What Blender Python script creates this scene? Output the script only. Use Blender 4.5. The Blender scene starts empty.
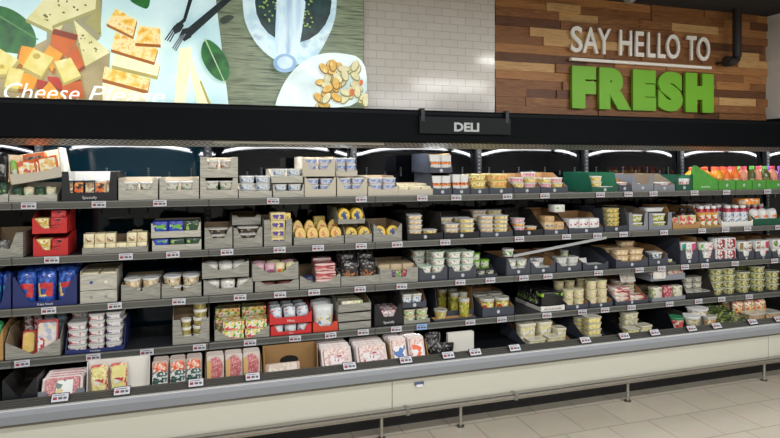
import bpy, bmesh, math, random
from mathutils import Matrix, Vector
random.seed(7)
SC = bpy.context.scene
COL = bpy.data.collections.new('supermarket'); SC.collection.children.link(COL)
F = 585.0; HY = 164.0; EYE = 1.65; PSI = math.radians(18.0)
SN, CS = math.sin(PSI), math.cos(PSI)

# ---------- where things stand: a ray through the 780x438 photograph met with an upright plane Y = const
def gx(px): return CS - SN*(px-390)/F
def XP(px, Y): return Y*(SN + CS*(px-390)/F)/gx(px)
def ZP(px, py, Y): return EYE - (py-HY)*Y/(F*gx(px))
def MP(px, Y): return Y/(F*gx(px))
def ZV(v, Y): return EYE - v*Y/F

# ---------- materials
def lin(h):
    h = h.lstrip('#'); r = []
    for i in (0, 2, 4):
        c = int(h[i:i+2], 16)/255
        r.append(c/12.92 if c <= .04045 else ((c+.055)/1.055)**2.4)
    return (r[0], r[1], r[2], 1)
MATS = {}
def nm(name):
    m = bpy.data.materials.new(name); m.use_nodes = True
    return m, m.node_tree, m.node_tree.nodes['Principled BSDF']
def mat(hexc, rough=.5, metal=0, coat=0, emit=0, spec=.5):
    k = ('p', hexc, rough, metal, coat, emit, spec)
    if k in MATS: return MATS[k]
    m, nt, b = nm('paint_'+hexc.strip('#'))
    b.inputs['Base Color'].default_value = lin(hexc)
    b.inputs['Roughness'].default_value = rough
    b.inputs['Metallic'].default_value = metal
    b.inputs['Specular IOR Level'].default_value = spec
    b.inputs['Coat Weight'].default_value = coat
    if emit:
        b.inputs['Emission Color'].default_value = lin(hexc)
        b.inputs['Emission Strength'].default_value = emit
    # faint unevenness so the surface is not perfectly uniform
    tc = nt.nodes.new('ShaderNodeTexCoord'); n = nt.nodes.new('ShaderNodeTexNoise')
    n.inputs['Scale'].default_value = 30
    mr = nt.nodes.new('ShaderNodeMapRange'); mr.inputs['To Min'].default_value = max(0, rough-.06); mr.inputs['To Max'].default_value = min(1, rough+.06)
    nt.links.new(tc.outputs['Object'], n.inputs['Vector']); nt.links.new(n.outputs['Fac'], mr.inputs['Value']); nt.links.new(mr.outputs['Result'], b.inputs['Roughness'])
    MATS[k] = m; return m
def pr(cols, scale=90, rough=.35, stretch=(1, 1, 1), emit=0, smooth=False, coat=0):
    """printed / mixed surface: cells of a few colours"""
    k = ('pr', tuple(cols), scale, rough, stretch, emit, smooth, coat)
    if k in MATS: return MATS[k]
    m, nt, b = nm('print_'+cols[0].strip('#'))
    tc = nt.nodes.new('ShaderNodeTexCoord'); mp = nt.nodes.new('ShaderNodeMapping')
    mp.inputs['Scale'].default_value = stretch
    nt.links.new(tc.outputs['Object'], mp.inputs['Vector'])
    if smooth:
        t = nt.nodes.new('ShaderNodeTexNoise'); t.inputs['Detail'].default_value = 5
        out = t.outputs['Fac']
    else:
        t = nt.nodes.new('ShaderNodeTexVoronoi'); out = None
    t.inputs['Scale'].default_value = scale
    nt.links.new(mp.outputs['Vector'], t.inputs['Vector'])
    if out is None:
        sp = nt.nodes.new('ShaderNodeSeparateColor'); nt.links.new(t.outputs['Color'], sp.inputs['Color']); out = sp.outputs['Red']
    rp = nt.nodes.new('ShaderNodeValToRGB'); rp.color_ramp.interpolation = 'LINEAR' if smooth else 'CONSTANT'
    els = rp.color_ramp.elements; n = len(cols)
    a, z = (.3, .7) if smooth else (0, 1)
    while len(els) < n: els.new(.5)
    for i, c in enumerate(cols):
        els[i].position = a + (z-a)*i/(max(n-1, 1) if smooth else n); els[i].color = lin(c)
    nt.links.new(out, rp.inputs['Fac']); nt.links.new(rp.outputs['Color'], b.inputs['Base Color'])
    if emit:
        nt.links.new(rp.outputs['Color'], b.inputs['Emission Color']); b.inputs['Emission Strength'].default_value = emit
    b.inputs['Roughness'].default_value = rough; b.inputs['Coat Weight'].default_value = coat
    MATS[k] = m; return m
def woodprint(c1='#8d8a80', c2='#aaa79b'):
    return pr([c1, c2, c1, c2], 22, .6, (.35, .35, 6), smooth=True)

CARD = {  # outside, inside
 'wood': (lambda: woodprint('#7c7b73', '#9c9b92'), lambda: mat('#9a8468', .8)),
 'pale': (lambda: woodprint('#a09e93', '#bfbdb1'), lambda: mat('#b3a68f', .8)),
 'cream': (lambda: mat('#bfb9a8', .6), lambda: mat('#b5a183', .8)),
 'dk': (lambda: mat('#3b404b', .5), lambda: mat('#a17b50', .8)),
 'dkdk': (lambda: mat('#343943', .5), lambda: mat('#3c4048', .8)),
 'blk': (lambda: mat('#121419', .45), lambda: mat('#2c2824', .8)),
 'blkw': (lambda: mat('#121419', .45), lambda: mat('#b8b8b2', .6)),
 'board': (lambda: mat('#d6d4cb', .5), lambda: mat('#dad8d0', .5)),
 'navy': (lambda: mat('#202c63', .45), lambda: mat('#2a3564', .7)),
 'red': (lambda: mat('#c02a2a', .45), lambda: mat('#b03630', .6)),
 'redor': (lambda: mat('#c5402a', .45), lambda: mat('#b03630', .6)),
 'green': (lambda: mat('#14503a', .45), lambda: mat('#1d6040', .7)),
 'lgreen': (lambda: pr(['#4f9a3c', '#4f9a3c', '#4a9440', '#559f45'], 30, .45), lambda: mat('#8a7a4a', .8)),
 'kraft': (lambda: mat('#a9834f', .75), lambda: mat('#8d6c42', .8)),
 'white': (lambda: mat('#d9d8d2', .5), lambda: mat('#a98a62', .8)),
 'grey': (lambda: mat('#7c8088', .5), lambda: mat('#8a7a66', .8)),
}

# ---------- mesh helpers
def link(name, me, parent=None, M=None):
    o = bpy.data.objects.new(name, me); COL.objects.link(o)
    if parent is not None: o.parent = parent
    if M is not None: o.matrix_local = M
    return o
def tag(o, label, cat, group=None, kind=None):
    if label: o['label'] = label
    if cat: o['category'] = cat
    if group: o['group'] = group
    if kind: o['kind'] = kind
    return o
def struct(name, me, M=None):
    o = link(name, me, None, M); o['kind'] = 'structure'; return o
def fin(bm, name, mats, smooth=False, recalc=True):
    if recalc: bmesh.ops.recalc_face_normals(bm, faces=bm.faces)
    me = bpy.data.meshes.new(name); bm.to_mesh(me); bm.free()
    for m in mats: me.materials.append(m)
    if smooth:
        for p in me.polygons: p.use_smooth = True
        if smooth != 'all':
            try: me.set_sharp_from_angle(angle=math.radians(40))
            except Exception: pass
    return me
def box(bm, x0, x1, y0, y1, z0, z1, mi=0):
    v = [bm.verts.new(p) for p in ((x0,y0,z0),(x1,y0,z0),(x1,y1,z0),(x0,y1,z0),(x0,y0,z1),(x1,y0,z1),(x1,y1,z1),(x0,y1,z1))]
    fs = []
    for f in ((0,3,2,1),(4,5,6,7),(0,1,5,4),(1,2,6,5),(2,3,7,6),(3,0,4,7)):
        fc = bm.faces.new([v[i] for i in f]); fc.material_index = mi; fs.append(fc)
    return fs   # bottom, top, front(-y), right(+x), back(+y), left(-x)
def prism(bm, pts, off, mi=0, mi_a=None, mi_b=None):
    """polygon pts (3D) swept by off; returns faces. mi_a: start cap, mi_b: end cap"""
    a = [bm.verts.new(p) for p in pts]; b = [bm.verts.new(Vector(p)+Vector(off)) for p in pts]
    f1 = bm.faces.new(a); f2 = bm.faces.new(b[::-1])
    f1.material_index = mi if mi_a is None else mi_a; f2.material_index = mi if mi_b is None else mi_b
    n = len(pts)
    for i in range(n):
        f = bm.faces.new([a[i], a[(i+1)%n], b[(i+1)%n], b[i]]); f.material_index = mi
def rr(w, d, r, z, n=3):
    r = min(r, w/2*.99, d/2*.99); out = []
    for cx, cy, a0 in ((w/2-r, d/2-r, 0), (-w/2+r, d/2-r, 90), (-w/2+r, -d/2+r, 180), (w/2-r, -d/2+r, 270)):
        for i in range(n+1):
            a = math.radians(a0+90*i/n); out.append((cx+r*math.cos(a), cy+r*math.sin(a), z))
    return out
def circ(r, z, n=18): return [(r*math.cos(2*math.pi*i/n), r*math.sin(2*math.pi*i/n), z) for i in range(n)]
def loft(bm, rings, mi=0, cap0=True, cap1=True, M=None):
    vr = []
    for r in rings:
        vr.append([bm.verts.new((M @ Vector(p)) if M else p) for p in r])
    n = len(rings[0])
    for a, b in zip(vr, vr[1:]):
        for i in range(n):
            f = bm.faces.new([a[i], a[(i+1)%n], b[(i+1)%n], b[i]]); f.material_index = mi
    if cap0: bm.faces.new(vr[0][::-1]).material_index = mi
    if cap1: bm.faces.new(vr[-1]).material_index = mi
def tube(bm, pts, r, n=8, mi=0):
    pts = [Vector(p) for p in pts]; rings = []
    for i, p in enumerate(pts):
        t = (pts[min(i+1, len(pts)-1)] - pts[max(i-1, 0)]).normalized()
        up = Vector((0, 0, 1)) if abs(t.z) < .9 else Vector((0, 1, 0))
        a = t.cross(up).normalized(); b = t.cross(a)
        rings.append([tuple(p + a*r*math.cos(2*math.pi*k/n) + b*r*math.sin(2*math.pi*k/n)) for k in range(n)])
    loft(bm, rings, mi)

# ---------- product shapes. each returns [(part name or None for the root, mesh, offset)]
CACHE = {}
def cached(key, fn):
    if key not in CACHE: CACHE[key] = fn()
    return CACHE[key]
def ringf(kind, w, d, z):
    if kind == 'round': return [(x*w/2, y*d/2, z) for x, y, _ in circ(1, 0)]
    return rr(w, d, min(w, d)*.22, z)
def p_tub(kind, w, d, h, body, lid, lab, taper=.84, lidh=.16, l0=.18, l1=.72):
    bm = bmesh.new()
    bh = h*(1-lidh)
    loft(bm, [ringf(kind, w*taper*.95, d*taper*.95, 0), ringf(kind, w*taper, d*taper, h*.04), ringf(kind, w*.93, d*.93, bh)])
    out = [(None, fin(bm, 'tub', [body], True))]
    bm = bmesh.new()
    loft(bm, [ringf(kind, w*.98, d*.98, bh-h*.02), ringf(kind, w, d, bh+.001), ringf(kind, w, d, h*.97), ringf(kind, w*.96, d*.96, h), ringf(kind, w*.86, d*.86, h*.985)])
    out.append(('lid', fin(bm, 'lid', [lid], True)))
    if lab:
        bm = bmesh.new(); f = lambda t: taper+(.93-taper)*t/(1-lidh)
        loft(bm, [ringf(kind, w*f(l0)*1.012, d*f(l0)*1.012, h*l0), ringf(kind, w*f(l1)*1.012, d*f(l1)*1.012, h*l1)])
        out.append(('label', fin(bm, 'label', [lab], True)))
    return out
def p_pack(w, d, h, body, lab=None, band=None, b0=.3, b1=.6, lw=.8):
    bm = bmesh.new(); e = min(w, d, h)*.06
    loft(bm, [rr(w-e, d-e, e, 0, 1), rr(w, d, e, e, 1), rr(w, d, e, h-e, 1), rr(w-e, d-e, e, h, 1)])
    out = [(None, fin(bm, 'pack', [body], True))]
    if lab:
        bm = bmesh.new(); box(bm, -w*lw/2, w*lw/2, -d/2-.0012, -d/2+.001, h*b0, h*b1)
        out.append(('label', fin(bm, 'label', [lab])))
    if band:
        bm = bmesh.new(); loft(bm, [rr(w+.0015, d+.0015, e, h*b0, 1), rr(w+.0015, d+.0015, e, h*b1, 1)])
        out.append(('band', fin(bm, 'band', [band])))
    return out
def p_bag(w, d, h, m1, m2, seed=0, flip=False):
    rnd = random.Random(seed); bm = bmesh.new(); N, K = 9, 8
    ph = [rnd.random()*6 for _ in range(6)]
    def pt(u, v, s):
        t = max(0, (1-abs(u)**5))*max(0, (1-abs(v)**6))**.5
        wr = 1+.16*math.sin(5*u+ph[0]+2*v)*math.sin(4*v+ph[1])+.08*math.sin(11*u+ph[2])
        z = (v+1)/2*h*(1+.03*math.sin(3*u+ph[3])); x = u*w/2*(1-.04*(1+math.sin(3*v+ph[4]))*abs(u))
        return (x, s*(d/2*t*wr/1.26+.0012), max(z, 0))
    g = {}
    for s in (-1, 1):
        for i in range(N+1):
            for j in range(K+1): g[s, i, j] = bm.verts.new(pt(-1+2*i/N, -1+2*j/K, s))
        for i in range(N):
            for j in range(K):
                f = bm.faces.new([g[s,i,j], g[s,i+1,j], g[s,i+1,j+1], g[s,i,j+1]])
                f.material_index = 1 if (1 <= i < N-1 and ((2 <= j < K-3) if not flip else (0 < j < K-3))) else 0
    bd = [(i, 0) for i in range(N)] + [(N, j) for j in range(K)] + [(i, K) for i in range(N, 0, -1)] + [(0, j) for j in range(K, 0, -1)]
    for a, b in zip(bd, bd[1:]+bd[:1]):
        bm.faces.new([g[-1,a[0],a[1]], g[-1,b[0],b[1]], g[1,b[0],b[1]], g[1,a[0],a[1]]])
    return [(None, fin(bm, 'bag', [m1, m2], 'all'))]
def p_wheel(w, d, h, body, lab):
    r = w/2; R = Matrix.Rotation(math.radians(90), 4, 'X'); bm = bmesh.new()
    M = Matrix.Translation((0, 0, h/2)) @ R
    S = lambda rad, z: [(x, y*h/w, zz) for x, y, zz in circ(rad, z)]
    loft(bm, [S(r*.9, -d/2), S(r, -d*.38), S(r, d*.38), S(r*.9, d/2)], M=M)
    out = [(None, fin(bm, 'wheel', [body], True))]
    bm = bmesh.new(); loft(bm, [S(r*.55, d/2-.001), S(r*.55, d/2+.0012)], M=M)
    out.append(('label', fin(bm, 'label', [lab])))
    return out
def p_flat(w, d, h, tray, film, lab, meat, style='oval', l=(.25, .75, .12, .5)):
    """flat vacuum pack standing on edge, thickness d"""
    R = Matrix.Rotation(math.radians(90), 4, 'X') ; M = Matrix.Translation((0, 0, h/2)) @ R
    bm = bmesh.new(); loft(bm, [rr(w, h, .012, -d/2), rr(w, h, .012, -d*.05), rr(w*.97, h*.97, .012, d*.05)], M=M)
    out = [(None, fin(bm, 'pack', [tray], True))]
    bm = bmesh.new(); e = d*.5
    if style == 'oval':
        S = lambda s, z: [(x*w*.42*s, y*h*.44*s, z) for x, y, _ in circ(1, 0)]
        loft(bm, [S(1, d*.04), S(.97, e*.8), S(.8, e)], M=M)
    else: loft(bm, [rr(w*.86, h*.86, .015, d*.04), rr(w*.82, h*.82, .015, e)], M=M)
    out.append(('slices', fin(bm, 'slices', [meat], True)))
    if lab:
        bm = bmesh.new(); box(bm, -w/2+w*l[0], -w/2+w*l[1], -e-.002, -e+.0005, h*l[2], h*l[3])
        out.append(('label', fin(bm, 'label', [lab])))
    return out
def p_bottle(w, d, h, juice, cap, lab, neck=.38, shoulder=.62, l0=.12, l1=.48, squat=False):
    r = w/2; bm = bmesh.new()
    loft(bm, [circ(r*.9, 0, 14), circ(r, h*.03, 14), circ(r, h*shoulder, 14), circ(r*.85, h*(shoulder+.1), 14), circ(r*neck, h*.86, 14), circ(r*neck, h*.9, 14)])
    out = [(None, fin(bm, 'bottle', [juice], True))]
    bm = bmesh.new(); c = r*(neck+.08); loft(bm, [circ(c, h*.87, 14), circ(c, h*.985, 14), circ(c*.9, h, 14)])
    out.append(('cap', fin(bm, 'cap', [cap], True)))
    if lab:
        bm = bmesh.new(); loft(bm, [circ(r*1.015, h*l0, 14), circ(r*1.015, h*l1, 14)]); out.append(('label', fin(bm, 'label', [lab], True)))
    return out

# ---------- cartons
SHELF = {}   # filled below: name -> (front Y, floor z, words)
NICKS = {}
def carton(w, d, hf, hw, hb, ww, sl, ys, out, ins, t=.003, diag=False):
    bm = bmesh.new()
    fs = box(bm, -w/2, w/2, 0, d, 0, t, 0); fs[1].material_index = 1
    hw_ = max(hw, hf)
    if diag: pts = [(-w/2,0,0),(w/2,0,0),(w/2,0,hf),(-w/2+w*.12,0,hw),(-w/2,0,hw)]
    elif hw_ > hf+.002:
        sl = min(sl, w/2-ww-.002)
        pts = [(-w/2,0,0),(w/2,0,0),(w/2,0,hw_),(w/2-ww,0,hw_),(w/2-ww-sl,0,hf),(-w/2+ww+sl,0,hf),(-w/2+ww,0,hw_),(-w/2,0,hw_)]
    else: pts = [(-w/2,0,0),(w/2,0,0),(w/2,0,hf),(-w/2,0,hf)]
    prism(bm, pts, (0, t, 0), 0, 0, 1)
    prism(bm, [(-w/2,d,0),(w/2,d,0),(w/2,d,hb),(-w/2,d,hb)], (0, -t, 0), 0, 0, 1)
    for s in (-1, 1):
        x = s*w/2
        if diag and s == 1:
            prism(bm, [(x,t,0),(x,d-t,0),(x,d-t,hf),(x,t,hf)], (-t, 0, 0), 0, 0, 1); continue
        p = [(x,t,0),(x,d-t,0),(x,d-t,hb)]
        if hb > hw_+.002: p += [(x,max(ys*d,t*2),hb)]
        elif hb < hw_-.002: p += [(x,ys*d,hb)]
        p += [(x,t,hw_)]
        prism(bm, p, (-s*t, 0, 0), 0, 0, 1)
    return fin(bm, 'carton', [out, ins])
CN = {'wood': 'wood-grain', 'pale': 'pale', 'cream': 'cream', 'dk': 'charcoal', 'dkdk': 'charcoal', 'blk': 'black', 'blkw': 'black', 'navy': 'navy', 'red': 'red', 'redor': 'orange-red', 'green': 'dark green', 'lgreen': 'bright green', 'kraft': 'brown', 'white': 'white', 'grey': 'grey'}
def K(sh, x0, x1, yw, yf, yb, style, nick, d=.34, back=None, ww=.15, sl=.012, ys=.5, dy=0, on=None, rot=0, rz=0, emblem=False, name='display_carton', zoff=0, text=None, textc='#d8d8d8', shift=0, diag=False):
    Ys, zs, words = SHELF[sh]
    Yf = Ys + .028 + dy; xc = (x0+x1)/2; mp = MP(xc, Yf)
    X0, X1 = XP(x0, Yf)+.001+shift, XP(x1, Yf)-.001+shift
    w = X1-X0
    z = (on['z']+on['top']+.0005 if on else zs+.0005) + zoff
    if on is None:
        zz = lambda y: max(.006, ZP(xc, y, Yf)-z)
        hf, hw = zz(yf), zz(yw); hb = hw if back is None else zz(back)
    else:
        hf, hw = max(.004, (yb-yf)*mp), max(.004, (yb-yw)*mp)
        hb = hw if back is None else (yb-back)*mp
    if sh == 'E' and d > .13: hb = min(hb, .532-z)
    o_, i_ = CARD[style]
    me = carton(w, d, hf, hw, hb, ww*w, sl, ys, o_(), i_(), diag=diag)
    M = Matrix.Translation(((X0+X1)/2, Yf, z)) @ Matrix.Rotation(rz, 4, 'Z') @ Matrix.Rotation(rot, 4, 'Y')
    o = link(name, me, None, M)
    assert nick not in NICKS, nick
    full = nick + ' on ' + words if on is None else nick + ' on ' + words
    tag(o, full, 'carton', 'display cartons on ' + words)
    if emblem:
        bm = bmesh.new(); c = min(.012, hf*.36); Mx = Matrix.Translation((0, 0, hf*.5)) @ Matrix.Rotation(math.radians(90), 4, 'X')
        loft(bm, [circ(c, 0, 14), circ(c, .0012, 14)], M=Mx)
        link('emblem', fin(bm, 'emblem', [mat('#b9bcc2', .5)]), o)
    if text: textobj('lettering', text, o, min(hf*.55, .022), textc, Matrix.Translation((0, -.0006, hf*.3)) @ Matrix.Rotation(math.radians(90), 4, 'X'))
    c = dict(M=M, w=w, d=d, top=max(hw, hb), z=z, mp=mp, nick=nick, sh=sh, xc=xc, hf=hf)
    NICKS[nick] = c
    return c
def textobj(name, s, parent, size, color, M, ext=.0006, shear=0, off=0, m=None, width=None):
    cu = bpy.data.curves.new(name, 'FONT'); cu.body = s; cu.size = size; cu.align_x = 'CENTER'; cu.extrude = ext; cu.shear = shear; cu.offset = off; cu.resolution_u = 3
    o = bpy.data.objects.new(name, cu); COL.objects.link(o)
    dg = bpy.context.evaluated_depsgraph_get(); me = bpy.data.meshes.new_from_object(o.evaluated_get(dg))
    bpy.data.objects.remove(o); me.name = name
    me.materials.clear(); me.materials.append(m or mat(color, .5))
    if width:
        xs = [v.co.x for v in me.vertices]; k = width/(max(xs)-min(xs)); c = (max(xs)+min(xs))/2
        for v in me.vertices: v.co.x = (v.co.x-c)*k
    return link(name, me, parent, M)

# ---------- words for places in a stack
def colw(i, n):
    if n == 1: return ''
    if n == 2: return ('left', 'right')[i]
    if n == 3: return ('left', 'centre', 'right')[i]
    if n == 4: return ('far left', 'inner left', 'inner right', 'far right')[i]
    return ('leftmost', 'second-from-left', 'third-from-left', 'fourth-from-left', 'fifth-from-left', 'sixth-from-left', 'seventh-from-left', 'eighth-from-left')[i]
def roww(j, n):   # j counts from the bottom
    if n == 1: return ''
    if n == 2: return ('lower', 'upper')[j]
    if n == 3: return ('bottom', 'middle', 'top')[j]
    k = n-1-j
    if k == 0: return 'top'
    if j == 0: return 'bottom'
    return ('', 'second-highest', 'third-highest', 'fourth-highest', 'fifth-highest')[k]
def layw(l, n):
    if n == 1: return ''
    if n == 2: return ('front', 'rear')[l]
    return ('front', 'second-row', 'third-row', 'fourth-row', 'fifth-row', 'sixth-row', 'seventh-row')[l]
KNAME = {'rt': 'tub', 'ct': 'cup', 'pk': 'pack', 'bag': 'bag', 'wh': 'cheese_wheel', 'fl': 'flat_pack', 'bo': 'bottle'}
USED = set()
def I(c, kind, cols, rows, hpx, desc, mats, w=None, d=.085, layers=1, name=None, cat=None, x=(0, 1), y0=.006, lean=0, jit=.003, z0=.0035, yaw=5, fill=.94, pitch=None, zrow=None, **kw):
    """a grid of goods standing in carton c. rows: int or list per column; mats: tuple or list of tuples used in turn"""
    M, W = c['M'], c['w']-(.012 if kind == 'bag' else .008)
    xa, xb = -W/2+W*x[0], -W/2+W*x[1]; cw = (xb-xa)/cols
    iw = (w or cw)*fill; h = hpx*c['mp'] - (.048 if c['sh'] == 'E' and c['xc'] < 500 and hpx > 14 else 0)
    if not isinstance(rows, (list, tuple)): rows = [rows]*cols
    if isinstance(mats, tuple): mats = [mats]
    h0 = h
    ysc = min(1, cw*(1-fill)/(max(d, .05)*.06))
    n = 0; name = name or KNAME[kind]; cat = cat or name.replace('_', ' ')
    pd = (pitch or d*1.04)
    for l in range(layers):
        for i in range(cols):
            for j in range(rows[i]):
                h = h0; dd_ = iw if kind in ('ct', 'bo') else d
                if c['sh'] == 'E' and M.translation.y+y0+dd_*1.0+l*pd+h0*lean > 3.59: h = min(h0, round((.540-M.translation.z-z0)/rows[i]/(1.0 if not lean else 1.04), 4))
                mm = mats[(i*7+j*3+l*5) % len(mats)] if len(mats) > 2 else mats[(i+j+l) % len(mats)]
                seed = n % 4
                if kind == 'rt': parts = cached((kind, iw, d, h, mm, str(kw)), lambda: p_tub('rr', iw, d, h*.97, *mm, **kw))
                elif kind == 'ct':
                    dd = min(iw, d*1.0) if d < iw else iw
                    parts = cached((kind, iw, h, mm, str(kw)), lambda: p_tub('round', iw, iw, h*.97, *mm, **kw))
                elif kind == 'pk': parts = cached((kind, iw, d, h, mm, str(kw)), lambda: p_pack(iw, d, h*.97, *mm, **kw))
                elif kind == 'bag': parts = cached((kind, iw, d, h, mm, seed, str(kw)), lambda: p_bag(iw, d, h*.99, *mm, seed=seed, **kw))
                elif kind == 'wh': parts = cached((kind, iw, d, h, mm), lambda: p_wheel(iw, d, h*.98, *mm))
                elif kind == 'fl': parts = cached((kind, iw, d, h, mm, str(kw)), lambda: p_flat(iw, d, h*.98, *mm, **kw))
                elif kind == 'bo': parts = cached((kind, iw, h, mm, str(kw)), lambda: p_bottle(iw, iw, h*.99, *mm, **kw))
                dep = iw if kind in ('ct', 'bo') else d
                px_ = xa + cw*(i+.5) + random.uniform(-1, 1)*min(jit, cw*(1-fill)*.5)
                py_ = .003 + y0 + dep/2 + l*(pd if kind not in ('ct', 'bo') else max(pd, iw*1.03))
                L = Matrix.Translation((px_, py_, z0 + abs(math.sin(lean))*dep*.55 + j*(zrow*c['mp'] if zrow else h))) @ Matrix.Rotation(math.radians(random.uniform(-yaw, yaw)*.35*ysc), 4, 'Z') @ Matrix.Rotation(-lean, 4, 'X')
                root = None
                pos = ' '.join(q for q in (layw(l, layers), roww(j, rows[i]), colw(i, cols)) if q)
                lab = desc + ' in ' + c['nick'] + (', ' + pos if pos else '')
                k = 0
                while lab in USED: k += 1; lab = desc + (' beside it', ' behind it', ' under it')[min(k-1, 2)] + ' in ' + c['nick'] + (', ' + pos if pos else '')
                USED.add(lab)
                for pn, me in parts:
                    if pn is None:
                        root = link(name, me, None, M @ L)
                        tag(root, lab, cat, 'goods in ' + c['nick'])
                    else: link(pn, me, root)
                n += 1
    return n
EXPO, LED, MUR, AISLE, CANOPY = 1.0, 30.0, 0.3, 24.5, 1.2
# ---------- render settings, camera
SC.view_settings.view_transform = 'Standard'; SC.view_settings.look = 'None'
SC.view_settings.gamma = 1; SC.view_settings.use_curve_mapping = False; SC.view_settings.exposure = EXPO
cam = bpy.data.cameras.new('camera'); co = bpy.data.objects.new('camera', cam); COL.objects.link(co)
co.location = (0, 0, EYE); co.rotation_euler = (math.radians(90), 0, -PSI)
cam.sensor_width = 36; cam.lens = F/780*36; cam.shift_y = -(219-HY)/780; cam.clip_end = 60; cam.clip_start = .05
SC.camera = co
w = bpy.data.worlds.new('world'); SC.world = w; w.use_nodes = True
w.node_tree.nodes['Background'].inputs['Color'].default_value = (.75, .8, .85, 1); w.node_tree.nodes['Background'].inputs['Strength'].default_value = .3

# ---------- room shell
WY, CEIL, RX = 3.75, 2.90, XP(765, 3.75)
YS = 3.60; HT, HB = ZV(-57.6, YS), ZV(-22.5, YS)
YB = 4.24   # back of the cabinet
bm = bmesh.new(); box(bm, -4.5, 9, -5, YB+.1, -.12, 0)
m, nt, b = nm('floor_tiles')
tc = nt.nodes.new('ShaderNodeTexCoord'); mp = nt.nodes.new('ShaderNodeMapping'); br = nt.nodes.new('ShaderNodeTexBrick')
mp.inputs['Location'].default_value = (.05, .03, 0)
br.inputs['Scale'].default_value = 1; br.inputs['Brick Width'].default_value = .31; br.inputs['Row Height'].default_value = .31; br.inputs['Mortar Size'].default_value = .004; br.offset = .5
br.inputs['Color1'].default_value = lin('#bcb4a4'); br.inputs['Color2'].default_value = lin('#b5ad9d'); br.inputs['Mortar'].default_value = lin('#8f887b')
no = nt.nodes.new('ShaderNodeTexNoise'); no.inputs['Scale'].default_value = 9; no.inputs['Detail'].default_value = 6
mx = nt.nodes.new('ShaderNodeMix'); mx.data_type = 'RGBA'; mx.blend_type = 'MULTIPLY'; mx.inputs['Factor'].default_value = .18
nt.links.new(tc.outputs['Object'], mp.inputs['Vector']); nt.links.new(mp.outputs['Vector'], br.inputs['Vector']); nt.links.new(tc.outputs['Object'], no.inputs['Vector'])
nt.links.new(br.outputs['Color'], mx.inputs['A']); nt.links.new(no.outputs['Color'], mx.inputs['B']); nt.links.new(mx.outputs['Result'], b.inputs['Base Color'])
b.inputs['Roughness'].default_value = .38
struct('floor', fin(bm, 'floor', [m]))
bm = bmesh.new(); box(bm, -4.5, 9, -5, YB+.1, CEIL, CEIL+.1); struct('ceiling', fin(bm, 'ceiling', [mat('#1d1b1e', .8)]))
bm = bmesh.new(); box(bm, -4.6, -4.5, -5, YB+.1, 0, CEIL); struct('wall_left', fin(bm, 'w', [mat('#8c8c88', .8)]))
bm = bmesh.new(); box(bm, 9, 9.1, -5, YB+.1, 0, CEIL); struct('wall_right', fin(bm, 'w', [mat('#8c8c88', .8)]))
bm = bmesh.new(); box(bm, -4.5, 9, -5.1, -5, 0, CEIL); struct('wall_front', fin(bm, 'w', [mat('#8c8c88', .8)]))
bm = bmesh.new(); box(bm, -4.5, 9, YB+.02, YB+.1, 0, CEIL); box(bm, -4.5, 9, WY+.05, YB+.02, 2.12, CEIL); struct('wall_back', fin(bm, 'w', [mat('#23242a', .7)]))
# pale bulkhead that comes forward from the back wall over the right end of the cabinets
bm = bmesh.new(); box(bm, RX, RX+2.2, 1.9, WY+.05, 2.03, CEIL); struct('trim_1', fin(bm, 'w', [mat('#c9c8c4', .7)]))

# white glazed tiles
XT0, XT1 = XP(363, WY), XP(494, WY)
m, nt, b = nm('white_tiles')
tc = nt.nodes.new('ShaderNodeTexCoord'); sep = nt.nodes.new('ShaderNodeSeparateXYZ'); cb = nt.nodes.new('ShaderNodeCombineXYZ'); br = nt.nodes.new('ShaderNodeTexBrick')
nt.links.new(tc.outputs['Object'], sep.inputs[0]); nt.links.new(sep.outputs['X'], cb.inputs['X']); nt.links.new(sep.outputs['Z'], cb.inputs['Y']); nt.links.new(cb.outputs[0], br.inputs['Vector'])
br.inputs['Scale'].default_value = 1; br.inputs['Brick Width'].default_value = .118; br.inputs['Row Height'].default_value = .0535; br.inputs['Mortar Size'].default_value = .0016
br.inputs['Color1'].default_value = lin('#e0dcd7'); br.inputs['Color2'].default_value = lin('#dad6d0'); br.inputs['Mortar'].default_value = lin('#b5b1ab')
nt.links.new(br.outputs['Color'], b.inputs['Base Color']); b.inputs['Roughness'].default_value = .12
bu = nt.nodes.new('ShaderNodeBump'); bu.inputs['Strength'].default_value = .4; bu.inputs['Distance'].default_value = .002; bu.invert = True
nt.links.new(br.outputs['Fac'], bu.inputs['Height']); nt.links.new(bu.outputs[0], b.inputs['Normal'])
bm = bmesh.new(); box(bm, XT0-.02, XT1, WY-.012, WY+.05, 2.0, CEIL)
struct('trim_2', fin(bm, 'w', [m]))

# wood cladding: boards of mixed tone and thickness
woods = [pr(c, 14, .5, (.5, 1, 5), smooth=True) for c in (('#6d4426', '#8f6038', '#7a4e2c'), ('#8a5a33', '#b07c4a', '#9c6b3e'), ('#b58a58', '#cda671', '#ba8d58'), ('#553320', '#6c4428', '#4a2e1c'), ('#9c6a3c', '#7f5230', '#a97846'))]
bm = bmesh.new(); rnd = random.Random(11); z = HT+.0015; XW1 = RX
while z < CEIL-.001:
    h = min(.064, CEIL-z); x = XT1 + .004 - rnd.random()*.3
    while x < XW1:
        L = rnd.uniform(.22, .75); a, b_ = max(x, XT1+.004), min(x+L, XW1)
        if b_-a > .01: box(bm, a, b_-.0012, WY-rnd.choice((.008, .014, .02, .026)), WY+.05, z, z+h-.001, rnd.choice((0, 0, 0, 1, 1, 2, 3, 4, 4)))
        x += L
    z += .064
tag(link('wood_cladding', fin(bm, 'boards', woods)), 'mixed brown reclaimed wood board cladding high on the wall right of the white tiles', 'wall cladding')

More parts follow.
